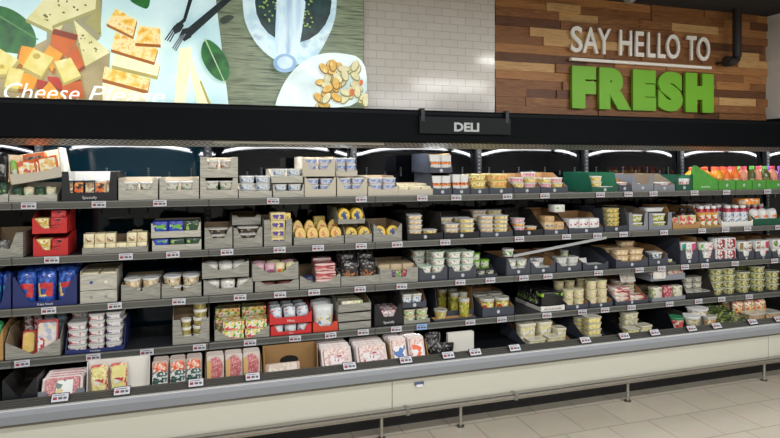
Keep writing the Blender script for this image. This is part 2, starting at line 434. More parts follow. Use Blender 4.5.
# sign lettering on the boards
LY = WY-.045
sg = bpy.data.objects.new('wall_sign', None); COL.objects.link(sg); sg.location = (XP(640, LY), LY, ZV(-62, LY))
tag(sg, 'raised white and green lettering SAY HELLO TO FRESH on the wooden boards', 'sign')
RX90 = Matrix.Rotation(math.radians(90), 4, 'X'); base = Matrix.Translation(sg.location)
gm = mat('#78bc2e', .45); wm = mat('#f6f5f0', .5)
def sgl(name, s, px0, px1, v0, v1, m, off, ext):
    cu = bpy.data.curves.new(name, 'FONT'); cu.body = s; cu.extrude = ext; cu.offset = off; cu.resolution_u = 4
    o = bpy.data.objects.new(name, cu); COL.objects.link(o)
    dg = bpy.context.evaluated_depsgraph_get(); me = bpy.data.meshes.new_from_object(o.evaluated_get(dg)); bpy.data.objects.remove(o)
    X0, X1, Z0, Z1 = XP(px0, LY), XP(px1, LY), ZV(v0, LY), ZV(v1, LY)
    xs = [v.co.x for v in me.vertices]; ys = [v.co.y for v in me.vertices]
    for v in me.vertices:
        x = X0+(v.co.x-min(xs))/(max(xs)-min(xs))*(X1-X0); zz = Z0+(v.co.y-min(ys))/(max(ys)-min(ys))*(Z1-Z0)
        v.co = (x-sg.location.x, -v.co.z, zz-sg.location.z)
    me.materials.clear(); me.materials.append(m); me.name = name
    return link(name, me, sg)
for ch, a, b_ in (('F', 571.3, 595), ('R', 598.5, 630.5), ('E', 632, 655), ('S', 657, 682), ('H', 684.5, 712.5)):
    o = sgl('letter', ch, a, b_, -65.2, -114.8, gm, .115 if ch in 'FEH' else .08, .012)
for ch, a, b_ in (('S', 570.5, 582), ('A', 582.5, 598), ('Y', 597, 610.5), ('H', 619, 631.5), ('E', 635, 643.5), ('L', 647, 655), ('L', 657.5, 665), ('O', 666, 679.5), ('T', 686.5, 696), ('O', 697, 709.5)):
    o = sgl('letter', ch, a, b_, -131, -161.5, wm, .012, .008)
bm = bmesh.new(); box(bm, XP(570.5, LY)-sg.location.x, XP(710.5, LY)-sg.location.x, -.012, .012, ZV(-121, LY)-sg.location.z, ZV(-124.2, LY)-sg.location.z)
link('underline_bar', fin(bm, 'bar', [wm]), sg)
for px in range(580, 712, 24):
    x = XP(px, LY)-sg.location.x; bm = bmesh.new()
    box(bm, x-.004, x+.004, .0, .03, ZV(-122, LY)-.004-sg.location.z, ZV(-122, LY)+.004-sg.location.z); link('standoff', fin(bm, 'pins', [mat('#555555', .5)]), sg)

# pipe with an elbow in front of the boards
PY = WY-.13; bm = bmesh.new()
xa = XP(737, PY); zb = ZP(737, 62, PY)
pts = [(xa, PY, CEIL), (xa, PY, zb+.06)]
for k in range(1, 7):
    a = math.radians(15*k); pts.append((xa-.06*(1-math.cos(a)), PY, zb+.06-.06*math.sin(a)))
pts.append((xa-.085, PY, zb))
tube(bm, pts, .034, 14)
o = link('drain_pipe', fin(bm, 'pipe', [mat('#262222', .5)], True)); tag(o, 'dark pipe running down the wooden boards and ending in an elbow', 'pipe')
bm = bmesh.new(); tube(bm, [(xa-.08, PY, zb), (xa-.115, PY, zb)], .043, 14); link('collar', fin(bm, 'collar', [mat('#3a3838', .35, .6)], True), o)
bm = bmesh.new(); tube(bm, [(xa-.09, PY, zb), (xa-.09, WY-.02, zb)], .01, 8); link('wall_bracket', fin(bm, 'b', [mat('#3a3838', .35, .6)], True), o)

# small glass globe under the ceiling
GY = 3.3; gxx, gz = XP(630, GY), ZP(630, -3, GY)
bm = bmesh.new(); bmesh.ops.create_uvsphere(bm, u_segments=20, v_segments=12, radius=.045)
m, nt, b = nm('globe_glass'); b.inputs['Base Color'].default_value = lin('#c9c6c0'); b.inputs['Transmission Weight'].default_value = .7; b.inputs['Roughness'].default_value = .08
o = link('globe_fitting', fin(bm, 'globe', [m], 'all')); o.location = (gxx, GY, gz); tag(o, 'small clear glass globe fitting hanging from the dark ceiling', 'ceiling fitting')
bm = bmesh.new(); tube(bm, [(0, 0, .04), (0, 0, CEIL-gz)], .008, 8); link('stem', fin(bm, 'stem', [mat('#333333', .4, .5)]), o)

# ---------- the run of open refrigerated cabinets
XJ = [-1.965, -.957, .05, 1.070, 2.080, 3.072, 4.078, 5.09, 6.10]
XA, XB = XJ[0], XJ[-1]; YS = 3.60
case = bpy.data.objects.new('refrigerated_cabinet', None); COL.objects.link(case); case.location = ((XA+XB)/2, YB, 0)
tag(case, 'long black open refrigerated cabinet with a cream front panel along the wall', 'refrigerator')
CO = -case.location
def cpart(name, bm, mats, smooth=False, kind=None):
    bmesh.ops.translate(bm, verts=bm.verts, vec=CO); return link(name, fin(bm, name, mats, smooth), case)
blk = mat('#101317', .35); blk2 = mat('#14181d', .3); rail = mat('#5d5e5a', .45, .2); railhi = mat('#7f807c', .4, .3)

bm = bmesh.new(); prism(bm, [(XA, YS, HB), (XA, YS-.012, HB+.01), (XA, YS-.012, HT-.002), (XA, YS-.008, HT), (XA, YS+.3, HT), (XA, YB, HT), (XA, YB, HT-.03), (XA, YS+.03, HT-.03), (XA, YS+.03, HB)], (XB-XA, 0, 0))
cpart('header_fascia', bm, [mat('#05090d', .6, spec=.1)])
bm = bmesh.new(); box(bm, XA, XB, YS-.016, YS-.006, HT-.03, HT-.012); cpart('header_trim', bm, [mat('#070c12', .5, spec=.15)])
# perforated air grille below the header
m, nt, b = nm('honeycomb_grille'); tc = nt.nodes.new('ShaderNodeTexCoord'); ck = nt.nodes.new('ShaderNodeTexChecker'); ck.inputs['Scale'].default_value = 62
ck.inputs['Color1'].default_value = lin('#84847e'); ck.inputs['Color2'].default_value = lin('#08090b')
nt.links.new(tc.outputs['Object'], ck.inputs['Vector']); nt.links.new(ck.outputs['Color'], b.inputs['Base Color'])
bm = bmesh.new(); prism(bm, [(XA, YS+.03, HB+.002), (XA, YS+.11, HB-.034), (XA, YS+.11, HB+.01), (XA, YS+.03, HB+.012)], (XB-XA, 0, 0)); cpart('air_grille', bm, [m])
bm = bmesh.new(); prism(bm, [(XA, YS+.11, HB-.034), (XA, YS+.2, HB+.05), (XA, YB-.06, HB+.07), (XA, YB-.06, HB+.1), (XA, YS+.11, HB+.03)], (XB-XA, 0, 0)); cpart('canopy_lining', bm, [mat('#1b1d21', .3)])
bm = bmesh.new(); box(bm, XP(214, YS+.05), XP(383, YS+.05), YS+.028, YS+.05, HB-.014, HB+.004); cpart('light_diffuser', bm, [mat('#b9b7aa', .4)])
# back panels: each sheet bows a little towards its fixings, so the strip lights reflect as arcs
for k in range(len(XJ)-1):
    a, b_ = XJ[k]+.022, XJ[k+1]-.022; bm = bmesh.new(); NX, NZ = 24, 10; g = {}
    for i in range(NX+1):
        for j in range(NZ+1):
            x = a+(b_-a)*i/NX; zz = .42+(HB-.42+.05)*j/NZ; u = 2*i/NX-1
            g[i, j] = bm.verts.new((x, YB-.07 + .075*abs(u)**3*(max(zz, 1.3)-1.45), zz))
    for i in range(NX):
        for j in range(NZ): bm.faces.new([g[i,j], g[i+1,j], g[i+1,j+1], g[i,j+1]])
    rnd = random.Random(k)
    for zz in (1.56, 1.33, 1.02, .74):
        for q in range(7):
            x = a+.09+(b_-a-.18)*q/6+rnd.uniform(-.02, .02)
            yy = YB-.074 + .075*abs((x-a)/(b_-a)*2-1)**3*(max(zz, 1.3)-1.45) - .004
            for s in range(3 if q % 2 else 5): box(bm, x-.006, x+.006, yy, yy+.004, zz+s*.014, zz+s*.014+.009, 1)
    cpart('back_panel', bm, [mat('#0b2834', .06) if k == 1 else mat('#08090c', .05), mat('#55575a', .4)], 'all')
for k, x in enumerate(XJ):
    bm = bmesh.new(); box(bm, x-.02, x+.02, YB-.1, YB-.06, .42, HB+.04)
    for q in range(44): box(bm, x-.008, x+.008, YB-.1025, YB-.1, .5+q*.03, .5+q*.03+.016, 1)
    cpart('upright', bm, [mat('#26282c', .3), mat('#77797b', .4)])
# strip lights under the canopy
for k in range(len(XJ)-1):
    a, b_ = XJ[k]+.05, XJ[k+1]-.05; bm = bmesh.new(); tube(bm, [(a, YS+.145, HB+.002), (b_, YS+.145, HB+.002)], .007, 8)
    cpart('strip_light', bm, [mat('#f4f6ff', .5, emit=LED)])
# lower body
dz = .400
bm = bmesh.new(); box(bm, XA, XB, 3.452, YB-.06, dz-.02, dz); cpart('deck_floor', bm, [mat('#14161a', .35)])
bm = bmesh.new(); prism(bm, [(XA, 3.456, dz-.02), (XA, 3.435, .447), (XA, 3.42, .451), (XA, 3.352, .428), (XA, 3.352, .41), (XA, 3.44, .395)], (XB-XA, 0, 0)); cpart('deck_rail', bm, [mat('#5b5a55', .4, .2)])
for q in range(3):
    t = .25+q*.25; y = 3.42-.068*t; zz = .451-.023*t; bm = bmesh.new(); box(bm, XA, XB, y-.0025, y+.0025, zz-.0005, zz+.0022); cpart('rail_rib', bm, [mat('#3a3a38', .5)])
bm = bmesh.new(); prism(bm, [(XA, 3.38, .427), (XA, 3.335, .427), (XA, 3.327, .42), (XA, 3.327, .40), (XA, 3.345, .352), (XA, 3.38, .345)], (XB-XA, 0, 0)); cpart('bumper', bm, [mat('#9398a0', .4, .1)])
bm = bmesh.new(); box(bm, XA, XB, 3.331, 3.352, .4255, .4295); cpart('bumper_edge', bm, [mat('#d0d2d2', .35)])
bm = bmesh.new(); box(bm, XA, XB, 3.372, 3.38, .33, .347); cpart('shadow_gap', bm, [mat('#6a675c', .6)])
sj = [XA, XP(392, 3.385), XP(768, 3.385), XB]
for a, b_ in zip(sj, sj[1:]):
    bm = bmesh.new(); box(bm, a+.002, b_-.002, 3.382, 3.40, .135, .336); cpart('front_panel', bm, [mat('#bebdb0', .45)])
bm = bmesh.new(); box(bm, XA, XB, 3.40, 3.455, .12, .375); cpart('body_core', bm, [mat('#0e0f11', .6)])
bm = bmesh.new(); box(bm, XA, XB, 3.50, YB, .0, dz-.02); cpart('kick_plate', bm, [mat('#0c0c0f', .5)])
bm = bmesh.new(); x = XP(419, 3.38); box(bm, x-.03, x+.03, 3.372, 3.3822, .288, .305); box(bm, x-.02, x+.02, 3.370, 3.3822, .276, .292, 1); cpart('latch', bm, [mat('#4c5a78', .5), mat('#dcdce0', .5)])

# guard rail on posts
gr = bpy.data.objects.new('guard_rail', None); COL.objects.link(gr); gr.location = (1.5, 3.355, 0); tag(gr, 'chrome bumper rail on short posts along the foot of the cabinets', 'rail')
bm = bmesh.new(); 
prism(bm, [(XA-1.5, 3.34-3.355+y, z_) for y, z_ in ((-.012, .136), (-.02, .142), (-.02, .166), (-.012, .172), (.03, .172), (.03, .136))], (XB-XA, 0, 0))
link('rail_bar', fin(bm, 'bar', [mat('#a4a19a', .22, .85)]), gr)
bm = bmesh.new(); box(bm, XA-1.5, XB-1.5, -.0375, -.035, .148, .151); link('rail_groove', fin(bm, 'g', [mat('#6d6350', .4)]), gr)
for px in (218, 299, 381.5, 460.5, 545, 627.6, 695, 764):
    if px in (299, 545, 695): continue
    x = XP(px, 3.36)-1.5; bm = bmesh.new(); tube(bm, [(x, .005, .008), (x, .005, .15)], .011, 12)
    p = link('post', fin(bm, 'post', [mat('#a8a69e', .25, .8)], True), gr)
    bm = bmesh.new(); loft(bm, [[(x+a*.024, .005+b_*.024, z_) for a, b_, _ in circ(1, 0, 14)] for z_ in (0, .006)]); link('foot_plate', fin(bm, 'foot', [mat('#6b655c', .35, .6)]), p)
for px in (407, 515): 
    x = XP(px, 3.34)-1.5; bm = bmesh.new(); box(bm, x-.012, x+.012, -.038, .02, .134, .1745); link('joint_sleeve', fin(bm, 's', [mat('#8b8984', .3, .8)]), gr)

# shelves: one board per bay, each with its price rail
VS = {'A': 33.2, 'B': 81.5, 'C': 126.0, 'D': 170.8}
WORDS = {'A': 'top shelf', 'B': 'second shelf', 'C': 'third shelf', 'D': 'fourth shelf', 'E': 'bottom deck'}
BAY = ['cut-off leftmost', 'second', 'third', 'fourth', 'fifth', 'sixth', 'seventh', 'eighth']
for s, v in VS.items():
    zt = ZV(v, YS); SHELF[s] = (YS, zt-.006, WORDS[s])
    for k in range(len(XJ)-1):
        a, b_ = XJ[k]+.002, XJ[k+1]-.002
        if k == 7: continue
        bm = bmesh.new(); box(bm, a, b_, YS+.022, YB-.13, zt-.028, zt-.006)
        o = link('shelf', fin(bm, 'shelf', [mat('#34363a', .4, .3)]))
        tag(o, f'dark steel {WORDS[s]} with grey price rail, {BAY[k]} bay' + (' from the left' if k else ' at the picture edge'), 'shelf', 'steel shelves of the cabinet')
        bm = bmesh.new()
        prism(bm, [(a, YS+.0215, zt-.004), (a, YS+.004, zt), (a, YS, zt-.004), (a, YS+.006, zt-.034), (a, YS+.0, zt-.042), (a, YS+.0215, zt-.044)], (b_-a, 0, 0))
        link('price_rail', fin(bm, 'rail', [rail]), o)
        for q, (zz, hh) in enumerate(((zt-.008, .005), (zt-.041, .004))):
            bm = bmesh.new(); box(bm, a, b_, YS-.0025+.001, YS+.004, zz, zz+hh); link('rail_lip', fin(bm, 'lip', [railhi]), o)
        for x in (a+.012, b_-.012):
            bm = bmesh.new(); prism(bm, [(x-.002, YS+.03, zt-.029), (x-.002, YB-.108, zt-.029), (x-.002, YB-.108, zt-.05), (x-.002, YB-.16, zt-.05)], (.004, 0, 0)); link('bracket', fin(bm, 'br', [mat('#1c1e22', .4)]), o)
SHELF['E'] = (3.43, dz, 'bottom deck')

# DELI plaque hanging in front of the header
DY = YS-.035; z0, z1 = ZP(465, 134, DY), ZP(465, 117.5, DY); x0, x1 = XP(419.5, DY), XP(510.5, DY)
sgn = bpy.data.objects.new('header_sign', None); COL.objects.link(sgn); sgn.location = ((x0+x1)/2, DY, z0); tag(sgn, 'dark glass plaque reading DELI clipped to the black header', 'sign')
W2 = (x1-x0)/2
m, nt, b = nm('smoked_plate'); b.inputs['Base Color'].default_value = lin('#15191d'); b.inputs['Roughness'].default_value = .5; b.inputs['Specular IOR Level'].default_value = .2
bm = bmesh.new(); box(bm, -W2, W2, -.003, .003, 0, z1-z0); link('plate', fin(bm, 'plate', [m]), sgn)
zc = ZP(466, 131.2, DY)-z0
textobj('lettering', 'DELI', sgn, .079, '#b9bec0', Matrix.Translation((XP(466.5, DY)-(x0+x1)/2, -.0045, zc)) @ RX90, off=.003, width=XP(479, DY)-XP(454, DY))
for px in (422.7, 507): 
    x = XP(px, DY)-(x0+x1)/2; bm = bmesh.new(); box(bm, x-.012, x+.012, .0032, .0185, z1-z0-.075, HT+.008-z0); box(bm, x-.012, x+.012, -.006, .05, HT+.001-z0, HT+.009-z0); box(bm, x-.012, x+.012, -.006, .003, z1-z0-.03, HT+.004-z0); link('clip', fin(bm, 'clip', [mat('#0c1219', .3)]), sgn)

# price tags
TAGS = {
 'A': [29, 99, 160, 273, 361, 422, 456, 507, 544.5, 600, 628, 653, 694, 726, 767],
 'B': [52, 126, 173, 227, 279.5, 318, 361, 397, 445, 519, 566, 597, 623, 663.5, 701.5, 725, 747, 778],
 'C': [49, 115, 179, 240, 280, 314, 360, 401.5, 460, 490, 523.5, 547.5, 598, 639, 661, 684.5, 704.5, 734.5, 774],
 'D': [22.5, 93.5, 147, 199.5, 250, 295, 330.5, 363, 396, 421.5, 470, 501.5, 546.5, 582, 604.5, 631, 669, 698, 721, 748.5],
 'E': [60, 122, 196, 252.7, 349.7, 406, 448.5, 475.5, 515, 585.6, 624.6, 655, 692, 717, 753, 779]}
def price_tags():
    white, redm, ink, blue = mat('#c4c5cc', .45), mat('#8d2b35', .5), mat('#55565e', .6), mat('#86b4e0', .45)
    for s, L in TAGS.items():
        near = {}
        cs = [c for c in NICKS.values() if c['sh'] == s]
        for px in L:
            c = min(cs, key=lambda c: abs(c['xc']-px)); near.setdefault(c['nick'], []).append(px)
        for nk, ps in near.items():
            for i, px in enumerate(ps):
                pw, ph = .036, .030
                Y = SHELF[s][0]
                if s == 'E':
                    M = Matrix.Translation((XP(px, 3.37), 3.373, .4525)) @ Matrix.Rotation(math.radians(-42), 4, 'X')
                    pw, ph = .038, .034
                else: M = Matrix.Translation((XP(px, Y), Y-.004, SHELF[s][1]-.014)) @ Matrix.Rotation(math.radians(random.uniform(-2, 2)), 4, 'Y')
                bm = bmesh.new(); box(bm, -pw, pw, -.003, 0, -ph/2-.003, ph/2+.003)
                isb = s == 'D' and abs(px-421.5) < .1
                o = link('price_tag', cached(('tag', pw, isb), lambda: fin(bm, 'tag', [blue if isb else white])), None, M)
                if s == 'E':
                    bm = bmesh.new(); box(bm, -pw-.004, pw+.004, 0, .004, -ph/2-.008, ph/2+.008); link('holder', fin(bm, 'holder', [mat('#232426', .4)]), o)
                pos = '' if len(ps) == 1 else (', ' + ('left one' if i == 0 else 'right one' if i == len(ps)-1 else 'middle one'))
                tag(o, f"{'blue' if isb else 'white'} price tag, {WORDS[s]}, by {nk}{pos}", 'price tag', 'price tags on the ' + WORDS[s])
                bm = bmesh.new(); box(bm, -pw*.85, -pw*.35, -.0038, -.003, -ph*.32, ph*.1); link('red_mark', cached(('rm', pw), lambda: fin(bm, 'red', [redm])), o)
                def pp():
                    bm = bmesh.new()
                    box(bm, -pw*.2, pw*.3, -.0038, -.003, -ph*.3, ph*.08); box(bm, pw*.42, pw*.8, -.0038, -.003, -ph*.3, ph*.05); box(bm, -pw*.8, pw*.6, -.0038, -.003, ph*.28, ph*.38)
                    return fin(bm, 'print', [ink])
                link('printed_price', cached(('pp', pw), pp), o)

# ---------- food photograph on the light box
MY = 3.705; MX1 = XP(364, MY)
def mural():
    bm = bmesh.new(); mats = []; idx = {}; lay = [0]
    E = MUR
    def mi(m):
        if m not in idx: idx[m] = len(mats); mats.append(m)
        return idx[m]
    def pm(*cols, sc=14, st=(1, 1, 1), sm=True): return pr(cols, sc, .35, st, emit=E, smooth=sm)
    zlow = HT+.0015
    def P(px, py): return (min(MX1-.002, XP(px, MY)), max(zlow, ZP(px, py, MY)))
    def sm(p, it=2):
        for _ in range(it): p = [q for a, b_ in zip(p, p[1:]+p[:1]) for q in ((a[0]*.75+b_[0]*.25, a[1]*.75+b_[1]*.25), (a[0]*.25+b_[0]*.75, a[1]*.25+b_[1]*.75))]
        return p
    def poly(pts, m, dx=0, dy=0, s=1/3.9):
        lay[0] += 1; y = MY-.00035*lay[0]; vs = []
        for p in pts:
            a = P(dx+p[0]*s, dy+p[1]*s); vs.append(bm.verts.new((a[0], y, min(a[1], CEIL-.01))))
        try: f = bm.faces.new(vs); f.material_index = mi(m)
        except ValueError: pass
    def ell(cx, cy, rx, ry, m, dx=0, rot=0, n=22):
        c, s = math.cos(rot), math.sin(rot)
        poly([(cx+rx*math.cos(t)*c-ry*math.sin(t)*s, cy+rx*math.cos(t)*s+ry*math.sin(t)*c) for t in (2*math.pi*k/n for k in range(n))], m, dx)
    x0 = XP(-40, MY)
    for f in box(bm, x0, MX1, MY, MY+.035, zlow, CEIL-.005, mi(mat('#20262a', .5))): pass
    A = lambda pts, m: poly(pts, m, 0)      # crop one, from px 0
    B = lambda pts, m: poly(pts, m, 180)    # crop two, from px 180
    poly([(-150, 450), (1421, 450), (1421, -140), (-150, -140)], pm('#3c4638', '#66705a', '#7f8a70', '#454f40', sc=11, st=(.5, 1, 9)))
    board = pm('#a4ccd4', '#cde8ec', '#b8dce2', sc=2.2)
    A([(-150, -140), (830, -140), (842, 0), (892, 420), (-150, 420)], board)
    A([(0, 300), (110, 190), (250, 120), (430, 200), (420, 420), (-150, 420), (-150, 330)], pm('#8f8560', '#a89a72', '#6f6648', sc=5))
    A([(190, -10), (400, -10), (390, 150), (300, 230), (180, 180)], pm('#8a876a', '#a19e80', sc=5))
    # leaves
    lf = pm('#0f3f28', '#2c7034', '#1c5430', sc=9)
    A(sm([(-150, 10), (0, 20), (60, 42), (115, 85), (143, 140), (140, 185), (90, 215), (40, 205), (-150, 190)]), lf); A([(0, 60), (150, 152), (150, 158), (0, 68)], pm('#5a9055', '#4c8448'))
    A(sm([(493, -60), (500, 0), (540, 25), (585, 41), (586, -60)]), lf)
    # cheese triangles
    ch = pm('#c8c584', '#dcd9a2', '#e6e3b8', sc=8); chs = pm('#96935a', '#a8a56c', sc=8)
    A([(104, 74), (178, -10), (248, 92), (230, 132)], ch); A([(104, 74), (230, 132), (215, 140), (100, 86)], chs)
    A([(370, 48), (385, -100), (396, 145), (330, 85)], chs)
    A([(172, -120), (385, -120), (372, 42), (205, 111), (178, 20)], ch); A([(205, 100), (372, 36), (372, 50), (205, 113)], chs)
    A([(288, 78), (430, 205), (332, 260)], ch); A([(288, 78), (332, 260), (318, 240), (284, 110)], chs)
    hb = pm('#454b25', '#6b6b3a')
    for k in range(26):
        r = random.Random(k); a, b_ = r.choice(((r.uniform(190, 350), r.uniform(-60, 60)), (r.uniform(150, 220), r.uniform(50, 110)), (r.uniform(310, 390), r.uniform(130, 215))))
        ell(a, b_, r.uniform(2, 6), r.uniform(2, 4), hb, rot=r.random()*3, n=8)
    # cubes
    ly, oy, og, rd = pm('#e4dc96', '#d8ca6c', '#ece8b4', sc=9), pm('#e6a82c', '#d88e1c', sc=9), pm('#cc681e', '#b8521c', sc=9), pm('#bc3a1c', '#a42c1a', sc=9)
    ld, od, gd = pm('#a39850', '#b5aa62', sc=9), pm('#a3651a', '#8f5614', sc=9), pm('#8a3a18', '#742c12', sc=9)
    def cube(q, m, md, dx, dy):
        n = len(q)
        for i in range(n):
            a, b_ = q[i], q[(i+1) % n]
            if (b_[0]-a[0])*dy - (b_[1]-a[1])*dx < 0: A([a, b_, (b_[0]+dx, b_[1]+dy), (a[0]+dx, a[1]+dy)], md)
        A(q, m)
    cube([(205, 135), (300, 160), (262, 222), (198, 178)], og, gd, 6, -22)
    cube([(262, 222), (300, 175), (330, 255), (300, 278)], og, gd, 4, 12)
    cube([(195, 178), (248, 213), (205, 280), (168, 220)], oy, od, 4, 14)
    cube([(88, 180), (140, 190), (105, 262), (72, 245)], oy, od, -10, 14)
    cube([(-150, 220), (0, 190), (75, 235), (28, 292), (-100, 290)], ly, ld, 6, 12)
    cube([(40, 265), (100, 275), (75, 350), (22, 340)], ly, ld, -5, 10)
    cube([(95, 285), (155, 298), (135, 350), (78, 348)], oy, od, -4, 14)
    cube([(135, 192), (213, 228), (165, 300), (92, 262)], ly, ld, -2, 14)
    ell(147, 222, 15, 11, pm('#b39b3c', '#c7ae4a')); ell(12, 262, 10, 8, pm('#b39b3c', '#c7ae4a'))
    cube([(150, 312), (188, 320), (165, 350), (146, 345)], rd, gd, 3, 6)
    cube([(188, 300), (246, 306), (242, 352), (200, 330)], rd, gd, 3, 12)
    cube([(244, 332), (320, 318), (332, 384), (252, 384)], og, gd, -4, -12)
    cube([(198, 320), (252, 382), (200, 410), (148, 372)], oy, od, -6, 8)
    cube([(217, 243), (280, 228), (320, 298), (254, 326)], ly, ld, -3, 12)
    # slabs
    gl = pr(('#dc9a20', '#ecc458', '#f4e4b0', '#e0a434'), 26, .35, (1, 1, 1), emit=E, smooth=True); gs = pm('#a8661a', '#945410', sc=9); wl = pm('#ece6b8', '#f3efd0', sc=9)
    cube([(455, 38), (535, 84), (520, 146), (418, 96)], gl, gs, 2, 12)
    A([(403, 318), (580, 365), (580, 410), (403, 410)], wl)
    cube([(412, 262), (587, 310), (578, 356), (403, 310)], gl, gs, 0, 14)
    cube([(446, 215), (626, 252), (615, 300), (440, 258)], wl, ld, 0, 14)
    cube([(455, 130), (617, 196), (603, 246), (436, 196)], gl, gs, 0, 12)
    cube([(545, 105), (626, 114), (628, 178), (530, 172)], gl, gs, 0, 12)
    # cheese sticks
    A([(700, 192), (750, 188), (722, 410), (680, 410)], wl); A([(742, 205), (778, 320), (812, 410), (770, 410), (735, 250)], wl); A([(778, 320), (812, 410), (822, 408), (784, 316)], ld)
    # forks
    fk = pm('#121a1c', '#243034', sc=20); fg = pm('#7c8a8e', '#566266')
    A([(770, -120), (790, -120), (725, 88), (700, 110), (690, 100), (715, 78)], fk)
    A([(920, -40), (935, -25), (752, 140), (728, 160), (705, 150), (720, 125)], fk)
    B([(-25, 130), (0, 105), (20, 95), (62, 112), (58, 150), (28, 165), (-15, 170)][:0] or [(10, 118), (40, 112), (52, 122), (44, 150), (18, 166), (-4, 150)], fk)
    B([(-12, 96), (8, 88), (16, 106), (2, 128), (-18, 138), (-28, 118)], fk)
    for k in range(3):
        A([(700-k*9, 95+k*4), (704-k*9, 98+k*4), (665-k*9, 170-k*4), (661-k*9, 167-k*4)], fk); A([(722-k*9, 135+k*4), (726-k*9, 139+k*4), (688-k*6, 205-k*5), (684-k*6, 202-k*5)], fg)
    # bay leaf
    B(sm([(98, 150), (148, 182), (186, 235), (195, 295), (176, 325), (132, 308), (92, 255), (78, 205)]), lf); B([(98, 152), (178, 330), (172, 326), (95, 158)], pm('#a5c79a', '#90b887'))
    B(sm([(150, 80), (185, 62), (214, 70), (200, 84), (165, 105)]), pm('#3c463c', '#2e382f'))
    # mortar, pestle
    mb = pm('#7fa0b4', '#cfe6ec', '#a9c8d6', '#d8ecf0', sc=6)
    B(sm([(238, -140), (243, 60), (262, 120), (300, 185), (365, 240), (440, 262), (520, 240), (560, 175), (600, 90), (608, -10), (600, -140)]), mb)
    ell(438, 15, 148, 158, pm('#2c4a4a', '#18282b', sc=20), 180)
    seed = pm('#8fae5a', '#6f9a4a', '#c9c88a', sc=60)
    for k in range(110):
        r = random.Random(100+k); t, q = r.random()*6.28, r.random()**.5; a, b_ = 425+125*q*math.cos(t), 25+130*q*math.sin(t)
        if a > 515: continue
        ell(a, b_, 4.5, 4, seed, 180, n=7)
    B([(372, 0), (395, -10), (460, -10), (482, 20), (468, 130), (446, 262), (362, 250), (366, 120)], pm('#94b6d0', '#cfe6f2', '#b4d2e4', sc=6, st=(3, 1, .5)))
    ell(403, 254, 45, 36, pm('#94b8d6', '#6f98c0'), 180); ell(403, 252, 30, 24, pm('#c8dff0', '#aac8e0'), 180)
    # dish of nuts
    B(sm([(362, 430), (372, 390), (400, 325), (450, 262), (520, 220), (600, 211), (718, 235), (718, 430)]), pm('#9fb8bc', '#dcecec', '#c4d8d8', sc=3))
    cs, cd, ps, pg = pm('#d8b458', '#c0983c', '#e8d08c', sc=22), pm('#7c5a1c', '#6a4c18'), pm('#d4d0a8', '#b8b48c', sc=20), pm('#6c683c', '#84804c')
    for k in range(46):
        r = random.Random(400+k); a, b_ = r.uniform(525, 712), r.uniform(262, 420)
        if a+b_ < 800: continue
        rot = r.random()*3.1; c = k % 2 == 0 and a < 630
        ell(a, b_+3, 24, 15, cd if c else pg, 180, rot, 12); ell(a, b_, 22, 12, cs if c else ps, 180, rot, 12)
    for r_, px, py in ((9, 655, 368), (7, 690, 330)): ell(px, py, r_, r_*1.6, pm('#c9712e', '#b3602a'), 180)
    me = fin(bm, 'printed_picture', mats, recalc=False)
    for p in me.polygons: pass
    # make the flat print shapes face the shop
    bm = bmesh.new(); bm.from_mesh(me)
    for f in bm.faces:
        f.normal_update()
        if len(f.verts) > 2 and abs(f.normal.y) > .99 and f.calc_center_median().y < MY-.0001 and f.normal.y > 0: f.normal_flip()
    bm.to_mesh(me); bm.free()
    o = bpy.data.objects.new('light_box_picture', None); COL.objects.link(o); o.location = (MX1, MY+.035, 2.0)
    tag(o, 'large lit food photograph of cheese, mortar and nuts above the cabinets', 'picture')
    q = link('printed_picture', me, o); q.location = -o.location
    top = MY-.00035*(lay[0]+4)
    for wd, xa, xb in (('Cheese', 11, 84), ('Please', 92, 167)):
        zb = ZP(88, 103.5, MY)
        t = textobj('script_lettering', wd, o, .13, '#f0f2ee', Matrix.Translation(Vector((XP((xa+xb)/2, MY), top-.001, zb))-o.location) @ RX90, shear=.3, off=0, width=XP(xb, MY)-XP(xa, MY), m=mat('#f0f2ee', .5, emit=MUR))
        bm = bmesh.new(); bm.from_mesh(t.data)
        bmesh.ops.bisect_plane(bm, geom=bm.verts[:]+bm.edges[:]+bm.faces[:], plane_co=(0, HT+.003-zb, 0), plane_no=(0, 1, 0), clear_inner=True)
        bm.to_mesh(t.data); bm.free()
mural()

# ---------- shop lights: long fittings over the aisle, behind and above the camera
def area(name, loc, sx, sy, p, rot=(0, 0, 0), col=(1, .96, .9)):
    L = bpy.data.lights.new(name, 'AREA'); L.shape = 'RECTANGLE'; L.size = sx; L.size_y = sy; L.energy = p; L.color = col
    o = bpy.data.objects.new(name, L); COL.objects.link(o); o.location = loc; o.rotation_euler = rot; return o
for k, y in enumerate((1.5, -.6, -2.8)):
    for x in (-1.6, 1.0, 3.6, 6.0):
        bm = bmesh.new(); box(bm, -.62, .62, -.05, .05, .012, .06); o = link('ceiling_lamp', fin(bm, 'lamp', [mat('#d8d8d8', .4)])); o.location = (x, y, CEIL-.061)
        tag(o, 'white linear ceiling lamp above the shop aisle out of view', 'lamp', 'linear lamps above the aisle')
        bm = bmesh.new(); box(bm, -.6, .6, -.035, .035, .0, .012); link('diffuser', fin(bm, 'dif', [mat('#ffffff', .4, emit=1.0)]), o)
        area('aisle_light', (x, y, CEIL-.07), 1.2, .08, AISLE*(.75, 1.3, 1.5)[k], col=(1, .985, .965))
for k in range(1, len(XJ)-1):
    x = (XJ[k]+XJ[k+1])/2; area('canopy_light', (x, YS+.145, HB-.012), .95, .02, CANOPY, rot=(math.radians(14), 0, 0), col=(.95, .98, 1))
